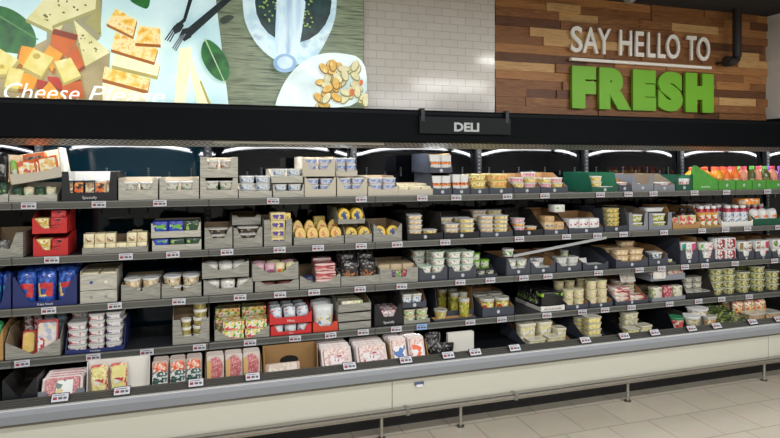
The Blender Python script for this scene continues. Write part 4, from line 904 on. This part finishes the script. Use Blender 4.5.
c = K('C', 448.8, 476.5, 266, 271.5, 277, 'dk', 'right charcoal box of mint-lid tubs', back=256, emblem=True, ww=.12, sl=.02, ys=.8); I(c, 'rt', 2, [4, 4], 6.6, 'white tub with mint lid', (WS, mat('#c8dcc8'), GT[2])); I(c, 'rt', 2, 4, 6.6, 'rear mint-lid tub', (WS, mat('#c8dcc8'), GT[2]), y0=.12)
JG = (PR('#c8ccb0', '#a0b078', '#dcdcc8'), mat('#7ab83c', .4), L_WG); JD = (mat('#8c9088', .3), mat('#24282a', .4), PR('#c8c8bc', '#3c4038', '#a8ac98'))
c = K('C', 477.3, 497.5, 274, 274.2, 275.6, 'dkdk', 'thin charcoal tray of pesto jars', back=262); I(c, 'ct', 2, 1, 7.5, 'black-lidded jar', JD, w=.066, name='jar'); I(c, 'ct', 2, [3, 2], 7.4, 'green-lidded jar', JG, y0=.075, x=(0, 1), name='jar')
c = K('C', 506.5, 530.5, 258, 268.3, 273.5, 'dk', 'charcoal box of green-striped tubs', back=258, d=.36, emblem=True, ww=.06, sl=.03, ys=.9); I(c, 'rt', 2, [2, 2], 7.5, 'white tub with green stripe', (WS, W, L_WG)); I(c, 'ct', 1, 1, 8, 'round white and green tub on top', (W, W, PR('#dcdcd4', '#4c7c3c', '#6c9c4c')), x=(.02, .52), z0=.125, y0=.03)
c = K('C', 531, 555.5, 262, 267.5, 272.3, 'dk', 'charcoal box with curled kraft flap', back=256, emblem=True, ww=.06, sl=.03, ys=.6); I(c, 'rt', 2, [2, 1], 5.8, 'flat white tub', (WS, W, L_WB), x=(0, .92)); I(c, 'rt', 2, 2, 6, 'rear flat white tub', (WS, W, L_WB), y0=.12)
c = K('C', 557, 581.5, 262, 266, 270, 'dk', 'charcoal box of square pale tubs', back=254, emblem=True, ww=.06, sl=.03, ys=.7); I(c, 'rt', 2, [2, 2], 7, 'pale grey square tub', (mat('#c4c6c0', .35), mat('#c8cac4', .3), PR('#c4c6c0', '#9ca4a8', '#d0d0cc'))); I(c, 'ct', 2, [2, 3], 6, 'white pot with pale lid', (PY_, W, L_WG), y0=.12, x=(.3, 1))
c = K('C', 583, 608.5, 262, 264.5, 267.7, 'dkdk', 'half-empty charcoal box', back=252, emblem=True, ww=.06, sl=.03, ys=.6); I(c, 'pk', 2, 1, 5, 'flat white and green pack', (WS, L_WG), b0=.2, b1=.8, x=(.02, .9)); I(c, 'pk', 1, 1, 7, 'tilted white pack', (W, None), x=(.1, .6), y0=.12, lean=.2)
c = K('C', 616, 648, 259, 261.3, 265, 'dk', 'charcoal box of tan hummus tubs', back=250, d=.32, ys=.5, emblem=True); HU = (mat('#cdb086', .4), mat('#cbb28c', .35), L_TAN); I(c, 'rt', 2, [3, 3], 5.9, 'tan hummus tub', HU, x=(.02, .94)); I(c, 'rt', 2, [3, 4], 5.9, 'rear tan hummus tub', HU, y0=.12)
c = K('C', 649, 668, 254, 258.5, 263, 'dk', 'small charcoal box with kraft wings', back=248, ys=.4, emblem=True); I(c, 'rt', 1, [2], 6.5, 'white tub with teal label', (WS, W, PR('#3c6c8c', '#d8d8d0', '#d8d8d0')), x=(.15, .85))
c = K('C', 668.4, 676, 262, 262, 262.6, 'dk', 'bare shelf liner', back=262); I(c, 'ct', 1, 1, 5, 'small lone cream pot', (PY_, W, None), x=(.1, .9))
MXP = [(W, PR('#6c9c4c', '#dcdcd8', '#3c5c34', '#a88454', s=110)), (W, PR('#d8d8d4', '#8c2c3c', '#c8b090', '#5c3c30', s=110)), (W, PR('#2c8c84', '#d8d8d4', '#2c5c54', '#c8a060', s=110))]
c = K('C', 680.5, 698.5, 250, 259, 261.5, 'dk', 'deep charcoal carton of tea boxes', back=238, d=.4, ww=.25, sl=.02, emblem=True, ys=.05)
def two(c, d1, d2, m1, m2, h, **kw):
    I(c, 'pk', 1, 2, h, d1, m1, x=(.08, .38), b0=.12, b1=.88, **kw); I(c, 'pk', 1, 2, h, 'narrow white and brown box', (W, PR('#dcdcd8', '#8c6c4c', '#dcdcd8', '#5c8c4c', s=110)), x=(.38, .66), b0=.12, b1=.7, **kw); I(c, 'pk', 1, 2, h, d2, m2, x=(.66, .94), b0=.12, b1=.88, **kw)
two(c, 'teal food box', 'magenta food box', (W, PR('#2c8c84', '#2c8c84', '#4c7c3c', '#1c5c5c', s=90)), (W, PR('#c84a84', '#c03c7c', '#8c6c5c', '#c84a84', s=90)), 10.5)
c = K('C', 699.3, 715.5, 250, 258, 260.5, 'dk', 'charcoal box of green-white boxes', back=240, ww=.15, sl=.02, emblem=True, ys=.4); two(c, 'green food box', 'white food box', (W, PR('#5c9c3c', '#4c8c34', '#dcdcd8', '#7cac54', s=100)), (W, PR('#c84c54', '#dcdcd8', '#c86070', s=100)), 9.8)
c = K('C', 716.2, 737.8, 258.6, 258.8, 260.1, 'dk', 'flat liner of red-white cartons', back=246, ys=.6)
for i, q in enumerate(('left', 'right')): I(c, 'pk', 1, 2, 11.5, 'red and white carton ' + ('nearest the tea boxes' if i == 0 else 'further along'), (W, PR('#dcdcdc', '#a02c3c', '#dcdcdc', '#8c2434', '#603028', s=90)), x=(i/2+.0, i/2+.5), b0=.05, b1=.95)
for a, b, nk, m1, m2 in ((738.5, 754.5, 'charcoal box with green tall packs', (W, PR('#6c9c4c', '#dcdcd8', '#8c6c4c', s=60)), MXP[1]), (755.5, 771.5, 'charcoal box with magenta pack', MXP[1], (W, PR('#c84a64', '#b83c58', '#3c3c3c', s=90))), (772.5, 790, 'charcoal box at the picture edge', MXP[0], MXP[2])):
    c = K('C', a, b, 251, 256.5, 259.5, 'dk', nk, back=238, ww=.25, sl=.02, emblem=True, ys=.3); two(c, 'tall white and coloured box', 'second coloured box', m1, m2, 9)

# =================== D: fourth shelf ===================
c = K('D', -14, 3.2, 330, 350, 362, 'kraft', 'kraft carton of green bags', back=323, ww=.05, sl=.05); I(c, 'bag', 2, 1, 38, 'shiny green bag', (PR('#1c6c3c', '#2c8c4c', '#145030', s=40, coat=.4), PR('#1c6c3c', '#2c8c4c', s=30)), d=.06)
c = K('D', 5, 60.5, 341, 354, 361, 'wood', 'wide grey carton with kraft lining', back=329, ww=.03, sl=.12, ys=.3, d=.32)
I(c, 'fl', 1, 1, 36, 'white bag with red frame', (mat('#b83c3c', .35), None, L_WR, PR('#c8c4cc', '#d8d0d0', '#a8b0c4', '#d8ccb0', s=45)), x=(.53, .97), d=.02, style='rect', lean=.12, name='bag', l=(.1, .4, .1, .5)); I(c, 'fl', 1, 1, 24, 'red bag leaning aside', (mat('#b83c3c', .35), None, None, PR('#dcc070', '#d8b860', s=45)), x=(.22, .5), d=.02, style='rect', lean=.2, y0=.05, name='bag')
I(c, 'bag', 2, 1, 44, 'pale blue rear bag', (PR('#8ca8bc', '#a8c0cc', '#7894a8', s=30), PR('#a8bcc8', '#8ca8bc', s=30)), x=(.5, 1), d=.05, y0=.2); I(c, 'bag', 2, 1, 44, 'pink and white rear bag', (L_WR, L_WR), x=(.1, .5), d=.05, y0=.2)
c = K('D', 65, 124.5, 347.5, 348.5, 356.8, 'navy', 'navy tray of small white tubs', back=325, ys=.3, text='Frischkäse', d=.3)
SW = [(W, WS, L_WR), (W, WS, L_WR)]
I(c, 'rt', 1, [4], 7.5, 'white and red tub', (W, WS, L_WR), x=(.0, .35), lidh=.3); I(c, 'rt', 1, [5], 7.6, 'white tub with red stripe', (W, WS, L_WR), x=(.36, .66), lidh=.3); I(c, 'rt', 1, [5], 7.7, 'white tub with purple stripe', (W, WS, L_WP), x=(.67, .98), lidh=.3)
I(c, 'rt', 3, [5, 6, 6], 7.4, 'rear white tub', [(W, WS, L_WR), (W, WS, L_WP)], y0=.11, lidh=.3)
c = K('D', 172.5, 209.5, 319, 336, 347, 'wood', 'tall wood-grain box of yellow tubs', back=309, ww=.2, sl=.015, ys=.5, d=.2); EG = (PR('#b0a460', '#c8bc80', '#90864c', s=90), mat('#dcdcd4', .3), None)
I(c, 'ct', 1, [3], 8, 'clear round tub of yellow balls', EG, x=(.2, .52), lidh=.34); I(c, 'ct', 1, [5], 8.2, 'taller stack yellow tub', EG, x=(.53, .97), fill=.92, lidh=.34)
VG = (PR('#d8c858', '#e0dcc0', '#d8d8c8', '#c8503c', '#5c9c3c', '#e0a83c', s=75), PR('#e0dcc8', '#c83c3c', '#4c9c4c', '#e0d060', '#e0dcc8', s=75))
c = K('D', 214.5, 269.5, 328, 340, 345.5, 'wood', 'wood-grain box of vegetable-print packs', back=318, ww=.02, sl=.1, ys=.6); I(c, 'pk', 2, [2, 2], 8.8, 'vegetable-print soft pack', VG, b0=.1, b1=.9, x=(.12, .98)); I(c, 'pk', 2, [3, 3], 9, 'rear vegetable-print pack', VG, y0=.11); I(c, 'pk', 2, [3, 3], 9, 'far vegetable-print pack', VG, y0=.2, x=(.05, 1))
WBp = (mat('#ccd0d4', .25, coat=.4), PR('#ccd0d4', '#4c70a8', '#dcdce0', '#c84848', '#ccd0d4', '#8ca8c8', s=60))
c1 = K('D', 270.5, 311.5, 325, 331, 337.3, 'red', 'lower red box of cheese bags', back=324, ww=.1, sl=.02, text='Minis'); I(c1, 'bag', 3, 1, 10, 'white and blue mini cheese bag', WBp, d=.07)
c = K('D', 269.5, 312, 313, 317.5, 324.5, 'red', 'upper red box of cheese bags', back=306, ww=.03, sl=.03, ys=.6, on=c1, text='Minis'); I(c, 'bag', 3, 1, 13, 'white and blue mini cheese bag', WBp, d=.075, layers=3, lean=.5)
c = K('D', 313, 338, 322, 326, 333, 'redor', 'orange-red box with white bags', back=318, ww=.16, sl=.02); I(c, 'bag', 1, 1, 26, 'large white bag with blue dots', (mat('#ccd0d0', .3, coat=.3), PR('#d4d8d8', '#d4d8d8', '#5c84bc', '#d4d8d8', '#c8b878', s=60)), d=.08, x=(0, .95)); I(c, 'bag', 1, 1, 28, 'rear white bag', (mat('#ccd0d0', .3), L_WB), d=.07, y0=.11)
c1 = K('D', 338.8, 371, 321.8, 322, 330, 'wood', 'lowest of three stacked grey boxes', back=321, d=.3); c2 = K('D', 338, 371, 313, 313.3, 321.5, 'wood', 'middle of three stacked grey boxes', back=312, on=c1, d=.3)
c = K('D', 338, 371.5, 304, 304.3, 312, 'wood', 'topmost of three stacked grey boxes', back=296, ys=.4, on=c2, d=.36, rz=math.radians(4)); I(c, 'pk', 1, 1, 10, 'long cream pack', (PR('#d4ccb0', '#e0dcc8', '#a8b878', s=60), None), d=.07, layers=3, x=(.1, .8), name='pack')
c = K('D', 374.5, 403, 304.5, 316.5, 323.5, 'blk', 'black notched box of pink trays', back=298, ww=.13, sl=.04, ys=.3, text='Specially'); I(c, 'pk', 2, 1, 15.5, 'pink and white meat tray', (PR('#c8a8a8', '#d8d0d0', '#8c5458', '#a8a4a8', s=60), None), d=.06, layers=3, x=(.05, .95))
YT = (PR('#c8b070', '#d8cc98', '#b89858', s=70), mat('#c8c4b4', .3), L_WG)
c1 = K('D', 404, 430, 319.5, 320, 321.6, 'wood', 'bare liner under yellow antipasti tubs', back=320); I(c1, 'rt', 2, 2, 6.8, 'yellow antipasti tub', YT, d=.1)
c = K('D', 402.5, 426.5, 300.5, 301, 306.8, 'dk', 'raised charcoal box of white tubs', back=286, emblem=True, ys=.3, on=c1, zoff=.078); I(c, 'rt', 2, 1, 13.5, 'white tub with blue seal', (WS, CLR, L_WB), x=(0, .9), d=.1)
I(c, 'rt', 2, 1, 15, 'rear white tub', (WS, CLR, L_WB), x=(0, .9), d=.09, y0=.12)
c = K('D', 437, 474, 310, 310.2, 315.5, 'dk', 'wide charcoal carton of olive cups', back=289, ys=.1, dy=.08, d=.36)
OC = (PICK, CLR, PR('#a8a43c', '#c8c878', '#7c8c3c', s=60))
I(c, 'ct', 2, 1, 22, 'tall cup of yellow pickles', OC, x=(.48, .98), y0=.05); I(c, 'ct', 2, 1, 23, 'rear cup of pickles', OC, x=(.3, .9), y0=.17)
c = K('D', 434, 476, 318, 318.1, 318.7, 'dk', 'narrow front liner of antipasti', back=318, d=.062)
I(c, 'ct', 1, 1, 10, 'lone bowl of tomato antipasti', (PR('#c8b060', '#a8b060', '#d89878', '#d8cc90', s=80), CLR, None), x=(.0, .42), fill=.75, taper=.7); I(c, 'ct', 1, 1, 20, 'front cup of yellow peppers', OC, x=(.66, .94), fill=.9)
c = K('D', 482.5, 514, 306.5, 307, 313.8, 'dk', 'charcoal box of red-yellow cups', back=296, emblem=True, ys=.6, ww=.02); YC = (PICK, CLR, PR('#c8b848', '#b84838', '#dcd8c0', s=50)); I(c, 'ct', 2, 1, 17.5, 'yellow cup with red label', YC); I(c, 'ct', 2, 1, 18.5, 'rear yellow cup', YC, y0=.12)
c = K('D', 541, 564.8, 305.7, 306, 312, 'white', 'white tray of black dip boxes', back=307, d=.36, text='NO FLAVOURS', textc='#555555', ys=.1); GB = (mat('#17191b', .3, coat=.2), PR('#1c1f20', '#1c1f20', '#8cb83c', '#1c1f20', s=45))
I(c, 'pk', 1, 1, 19, 'black dip box with green top', (mat('#17191b', .3), PR('#1c1f20', '#1c1f20', '#7ca83c', '#1c1f20', s=45), mat('#8fc02c', .4)), b0=.78, b1=.93, d=.06); I(c, 'pk', 1, 1, 19, 'black dip box in the long row', (mat('#17191b', .3), None, PR('#1c1f20', '#1c1f20', '#8cb83c', '#1c1f20', '#a8aca8', '#1c1f20', s=110)), b0=.3, b1=.8, d=.038, y0=.07, layers=7)
PC = (PR('#d4cc9c', '#dcd4ac', '#ccc490', s=40), mat('#d6d0b0', .3), PR('#d8d0a8', '#d8d0a8', '#c8a868', '#d8d4c0', '#b07878', '#ccc8a8', s=130))
c = K('D', 566, 588.5, 302, 304.5, 309, 'dk', 'left charcoal box of cream pots', back=298, emblem=True, ys=.7, ww=.02); I(c, 'ct', 2, [2, 2], 9.3, 'cream pot', PC, lidh=.1)
c = K('D', 589.5, 612.5, 300, 303, 307.5, 'dk', 'right charcoal box of cream pots', back=294, emblem=True, ys=.8, ww=.02); I(c, 'ct', 2, [3, 3], 8.6, 'cream pot', PC, lidh=.1, x=(0, .95)); I(c, 'ct', 2, [3, 3], 8.5, 'rear cream pot', PC, lidh=.1, y0=.12, x=(0, .95))
I(NICKS['left charcoal box of cream pots'], 'ct', 2, 3, 8.3, 'rear cream pot', PC, lidh=.1, y0=.12)
I(NICKS['white tray of black dip boxes'], 'ct', 2, 3, 8.5, 'far cream and pink pot', PC, y0=.345, x=(-.5, .9), lidh=.1) if 0 else None
c = K('D', 615.5, 648.3, 299, 300.5, 304, 'dk', 'charcoal box of red-white packs', back=283, emblem=True, ys=.6, ww=.02); RW = (PR('#d8d4cc', '#b84848', '#d8d4cc', '#8c3c40', '#c8b8a8', s=60, stretch=(.4, 1, 2)), None); I(c, 'pk', 2, [3, 2], 4, 'red and white sausage pack', RW, x=(.0, .95)); I(c, 'pk', 1, 1, 5, 'red and white pack lying across', RW, x=(.0, .5), z0=.09, d=.14, y0=.02); I(c, 'rt', 2, 4, 5, 'rear brown tub', (mat('#a8906c'), W, L_BRW), y0=.12, x=(.3, 1)); I(c, 'fl', 1, 1, 12, 'white card propped at the back', (W, None, None, PR('#d8d8d4', '#c8b8a0', '#d8d8d4', s=60)), x=(.35, .85), z0=.15, d=.01, style='rect', y0=.06, lean=.4)
c1 = K('D', 652, 685.5, 296.8, 297, 301, 'grey', 'low grey tray of meat packs', back=293); MP_ = [(PR('#c8c4b8', '#8c9c5c', '#d0c8c0', s=60), None), (PR('#a84c58', '#8c3440', '#d0a8a8', s=60), None)]
I(c1, 'pk', 3, 1, 14, 'upright meat pack', MP_, d=.06, x=(.02, .98), fill=.86)
c = K('D', 651, 685, 279.5, 280, 286, 'grey', 'raised grey tray of snack packs', back=274, on=c1, zoff=.096); I(c, 'pk', 2, 1, 11, 'white and red snack pack', (PR('#d8d4cc', '#c04848', '#d8d4cc', '#e0a880', s=60), None), layers=2); I(c, 'fl', 1, 1, 10, 'white leaflet pack hanging forward', (W, None, None, PR('#d8d4cc', '#d8d4cc', '#b8a8a0', s=60)), x=(.0, .4), d=.008, style='rect', z0=.02, y0=-.02)
BN = (PR('#8c8468', '#b8ac88', '#5c5644', '#a8a49c', s=90, coat=.5), CLR, L_GRY)
c = K('D', 686.3, 714.5, 292, 292.3, 297, 'blk', 'black tray of clear bean tubs', back=274, ys=.25, d=.3); I(c, 'rt', 3, [1, 1, 1], 6, 'clear tub of beans', BN, x=(0, .95)); I(c, 'rt', 2, [3, 3], 6, 'rear clear tub of beans', BN, x=(.3, 1), y0=.1)
SB = (PR('#8a9a4c', '#c8c878', '#5a6c34', '#dcd8b0', '#a8a860', '#98704c', '#d8dcc0', s=130, coat=.5), mat('#c8ccb8', .15, coat=.5), None)
def salads(a, b, nk, cols, rows, h, dsc, d=.3, base=296): 
    c = K('D', a, b, base, base, base+.8, 'dkdk', nk, back=base, d=d); I(c, 'ct', cols, rows, h, dsc, SB, lidh=.12, taper=.78); I(c, 'ct', cols, rows, h*.99, 'rear ' + dsc, SB, lidh=.12, taper=.78, y0=.165)
salads(715, 741, 'liner below the tallest salad stacks', 2, [4, 4], 6.6, 'clear salad bowl'); salads(742, 756, 'liner below middle salad stacks', 1, [3], 7, 'clear salad bowl'); salads(757, 771, 'liner below yellow-lid salad stack', 1, [4], 6.3, 'salad bowl'); salads(772, 785, 'liner below the last salad stack', 1, [3], 6.4, 'salad bowl', base=294)

# =================== E: bottom deck ===================
DK = 'E'
c = K('E', 2, 37, 379, 398, 408, 'blk', 'empty black carton at left', back=377, ww=.05, sl=.3, d=.4)
HM = (mat('#d0b4b0', .3), FILM, PR('#d8d8d4', '#d8d8d4', '#4c6c64', '#c8b878', '#d8d8d4', s=50), HAM)
c = K('E', 37.5, 84.5, 390, 404, 407, 'grey', 'grey-winged tray of meat slices', back=396, ww=.18, sl=.005, ys=.12, d=.3); I(c, 'fl', 1, 1, 31, 'clear pack of pink meat slices', (mat('#cdbfbc', .25, coat=.5), FILM, PR('#d8dcd8', '#d8dcd8', '#4c6c64', '#c8b878', '#d8dcd8', s=45), MEAT), d=.03, layers=4, x=(.0, 1), style='rect', lean=.45, l=(.36, .76, .1, .78), pitch=.04)
c = K('E', 86, 150, 364, 396, 404, 'white', 'white backing board with two packs', back=360, d=.05, ww=.015, sl=.0) if 0 else K('E', 86, 149.5, 397.5, 398, 404, 'board', 'shallow cream tray with tall board', back=361, d=.06, ys=.5)
for i, (q, m) in enumerate((('speckled yellow', PR('#ded492', '#cfc47a', '#e8e0ac', s=90)), ('plain yellow', PR('#e2da98', '#ddd48c', s=40)))):
    I(c, 'fl', 1, 1, 37, q + ' cheese and meat pack', (PR('#d8c8a0', '#b8484c', '#dcd0a8', '#c8605c', s=80), None, PR('#dcc890', '#d8d8d0', '#b84848', s=50), m), x=(.04+i*.31, .33+i*.31), d=.018, style='rect', l=(.06, .94, .3, .5), z0=.02)
SM = (mat('#b0a49c', .25, coat=.4), FILM, PR('#c8ccc8', '#24443c', '#2c4c44', '#c8ccc8', '#50686a', s=95), SALMON)
c = K('E', 150.5, 203.5, 397, 397.3, 399, 'dkdk', 'thin tray of three salmon packs', back=394, d=.3); I(c, 'fl', 3, 1, 36, 'salmon pack with dark pattern', SM, d=.028, layers=4, style='rect', lean=.16, l=(.04, .96, .02, .6), pitch=.034)
c = K('E', 205, 262.5, 391, 391.5, 394, 'kraft', 'kraft tray of salami packs', back=362, d=.3, ys=.25); I(c, 'fl', 3, 1, 35, 'clear salami pack with brown strip', (mat('#c4bab2', .25, coat=.5), FILM, mat('#c09a60', .6), MEAT), d=.028, layers=4, lean=.16, l=(.02, .26, .06, .8), pitch=.034)
c = K('E', 264, 318.5, 382, 384, 388, 'kraft', 'empty kraft carton with oval hole', back=349, d=.11, ys=.3)
bm = bmesh.new(); loft(bm, [[(x_*.055, y_*.028, z_) for x_, y_, _ in circ(1, 0, 24)] for z_ in (0, .0015)], M=Matrix.Translation((0, .1055, .062)) @ RX90)
root = [o for o in COL.objects if o.get('label', '').startswith(c['nick'])][0]; link('oval_hole', fin(bm, 'hole', [mat('#0a0a0c', .9)]), root)
I(c, 'fl', 1, 1, 11, 'flat clear pack lying low', (mat('#b8a494', .25, coat=.5), FILM, None, PR('#c8b8a8', '#d8ccc0', s=60)), x=(.0, .7), d=.02, style='rect', lean=.3, y0=.02)
HP = (mat('#d2cac8', .25, coat=.5), FILM, PR('#d8d4d4', '#a83c54', '#d8d4d4', '#c8b0b0', s=60), HAM)
c = K('E', 321, 355.5, 371, 380.5, 383, 'grey', 'first grey-winged tray of ham', back=376, ww=.2, sl=.005, ys=.12); I(c, 'fl', 1, 1, 29, 'clear ham slice pack', HP, d=.03, layers=5, style='rect', lean=.5, l=(.28, .72, .14, .56), pitch=.04)
c = K('E', 356.5, 391, 369.5, 377.5, 380, 'grey', 'second grey-winged tray of ham', back=373, ww=.18, sl=.005, ys=.12); I(c, 'fl', 1, 1, 28, 'clear ham slice pack', HP, d=.03, layers=5, style='rect', lean=.5, l=(.2, .85, .1, .56), pitch=.04)
HB_ = (mat('#d4c8c4', .25, coat=.5), FILM, PR('#dcdcdc', '#3c68a8', '#dcdcdc', '#3c68a8', '#dcdcdc', s=36), HAM); HO = (mat('#d4c8c4', .25, coat=.5), FILM, PR('#dcdcdc', '#dc5c34', '#dcdcdc', '#dcdcdc', s=36), HAM)
c = K('E', 392, 429.5, 374.5, 375, 377, 'kraft', 'kraft tray of blue and orange packs', back=346, d=.3, ys=.2); I(c, 'fl', 1, 1, 31, 'white pack with blue label', HB_, x=(0, .47), d=.028, layers=5, style='rect', lean=.4, l=(.15, .85, .1, .62), pitch=.039); I(c, 'fl', 1, 1, 31, 'white pack with orange label', HO, x=(.48, .96), d=.028, layers=5, style='rect', lean=.4, l=(.15, .85, .1, .62), pitch=.039)
c = K('E', 431, 459, 371.7, 372, 374, 'cream', 'cream tray of black film packs', back=362, d=.25); I(c, 'bag', 1, 1, 21, 'crumpled black film pack', (BAGK, BAGK), d=.08, x=(.0, 1)); I(c, 'bag', 1, 1, 31, 'black film pack standing behind', (BAGK, SILV), d=.06, y0=.1, x=(.0, .62)); I(c, 'bag', 1, 1, 24, 'white topped black pack', (W, W), d=.05, y0=.175, x=(.2, .8))
c = K('E', 448, 474, 332.5, 332.5, 372, 'board', 'cream display card standing alone', back=332.5, d=.03, dy=.1)
CT = (PR('#d0c898', '#d8d0a8', '#c8bc88', s=50), mat('#c8c4b0', .2, coat=.5), PR('#d0c898', '#d8d8d4', '#a8a8a0', '#d0c898', s=50))
def deck(a, b, yb, nk, style, back, lst, **kw):
    c = K('E', a, b, yb-2, yb-1.8, yb, style, nk, back=back, **kw)
    for q in lst: I(c, *q[0], **q[1])
    return c
deck(529, 575, 360, 'charcoal carton with brown right side', 'dk', 331, [(('rt', 1, 1, 8, 'flat cream tub in front', CT), dict(x=(.0, .42))), (('rt', 1, 1, 9, 'low cream tub', CT), dict(x=(.42, .72))), (('rt', 1, 1, 15, 'small cream tub', CT), dict(x=(.72, .96), y0=.05)), (('rt', 1, 1, 24, 'deep cream tub', CT), dict(x=(.0, .4), y0=.12)), (('rt', 1, 1, 25, 'second deep cream tub', CT), dict(x=(.42, .76), y0=.12)), (('rt', 1, 1, 26, 'rear deep cream tub', CT), dict(x=(.3, .9), y0=.24))], ys=.75, d=.4)
deck(588, 609.5, 353, 'dark carton of stacked butter tubs', 'dkdk', 322, [(('rt', 1, 4, 6, 'pale yellow flat tub', (EGG, CLR, None)), dict(x=(.0, .78), fill=.9)), (('rt', 1, 5, 6.2, 'rear pale yellow tub', (EGG, CLR, None)), dict(x=(.0, .7), y0=.12))], ys=.6, d=.4)
deck(628, 655.5, 348, 'black carton of clear-lid tubs', 'blk', 318, [(('rt', 1, 1, 8, 'low yellow tub', (EGG, CLR, None)), dict(x=(.0, .52))), (('rt', 1, 1, 10, 'clear cream tub', CT), dict(x=(.52, 1))), (('rt', 1, 3, 8, 'rear stacked cream tub', CT), dict(x=(.3, .9), y0=.12))], ys=.7, d=.4)
c = deck(676, 690, 339.5, 'black carton of red-green cups', 'blk', 309, [(('ct', 1, 1, 14, 'red cup with green lid', (PR('#b84848', '#d8c8b8', '#c86058', s=60), mat('#2c7c54', .4), None)), dict(fill=.95))], ys=.2, d=.4)
c = deck(690.5, 722, 338.5, 'low dark tray of white pots', 'dkdk', 330, [(('ct', 1, 1, 13, 'white-lidded bean pot', (PR('#c8c0a0', '#a89c6c', '#d8d4c0', s=80), W, None)), dict(x=(-.02, .5), y0=.002)), (('rt', 1, 1, 12, 'clear tub with brown label', (CLR, CLR, PR('#b88c54', '#d8d0c0', '#c8b088', s=60))), dict(x=(.56, .9), d=.055, y0=.004)), (('ct', 1, 1, 12, 'large white pot on top', (W, W, PR('#d8d8d4', '#d8d8d4', '#8c8c88', '#d0b060', s=60))), dict(x=(.32, .92), y0=.04, z0=.079, taper=.76)), (('rt', 1, 1, 9, 'clear tub below white pot', (CLR, CLR, None)), dict(x=(.3, .92), y0=.07, d=.14, z0=.0035))], d=.32)
GSN = (PR('#2c3c24', '#5c7438', '#a8b06c', '#1c2418', '#4c5c30', s=50, coat=.5), PR('#2c3c24', '#8c9c4c', '#5c7438', '#c8a848', s=60))
c = K('E', 722.5, 751, 334, 334.3, 336, 'dkdk', 'thin tray of green sprout packs', back=332, d=.4)
for k in range(3): I(c, 'pk', 2, 1, 5.5-k*.2, ('front', 'mid', 'back')[k] + ' flat green herb pack', (PR('#3c4c2c', '#6c8444', '#a8b06c', '#2c3424', s=60, coat=.4), None), y0=.01+k*.12, d=.115, z0=.004+.028*k, lean=-.12)
c = K('E', 751.5, 786, 331.5, 331.8, 333.5, 'kraft', 'kraft carton of egg snack packs', back=303, d=.42, ys=.9); EP = (PR('#c8ac80', '#dcc8a0', '#b88c5c', '#d0a890', s=60, coat=.5), CLR, None)
I(c, 'rt', 2, 1, 9, 'flat tan snack pack', EP, d=.12); I(c, 'bag', 3, 1, 18, 'clear bag with red dots', (PR('#c8a878', '#c83c3c', '#dcc8a0', '#d8d0c0', '#a88458', s=70, coat=.5), PR('#c8a878', '#c83c3c', '#dcc8a0', '#e0c050', s=70)), y0=.14, d=.07); I(c, 'bag', 3, 1, 24, 'rear clear snack bag', (PR('#c8a878', '#a83c3c', '#dcc8a0', '#d8d0c0', s=70, coat=.5), L_TAN), y0=.24, d=.06)

# loose light strip leaning across the third shelf
yS = YS-.016; p0 = (XP(513, yS), yS, ZP(513, 256, yS)+.0); p1 = (XP(606, yS+.0), yS, ZP(606, 237.5, yS))
L = Vector(p1)-Vector(p0); bm = bmesh.new(); box(bm, 0, L.length, -.006, .006, -.009, .009)
tag(link('plastic_strip', fin(bm, 'strip', [mat('#9fa1a3', .35)]), None, Matrix.Translation(p0) @ Matrix.Rotation(-math.atan2(L.z, L.x), 4, 'Y')), 'long pale grey plastic strip slanting up between second and third shelf', 'strip')
price_tags()
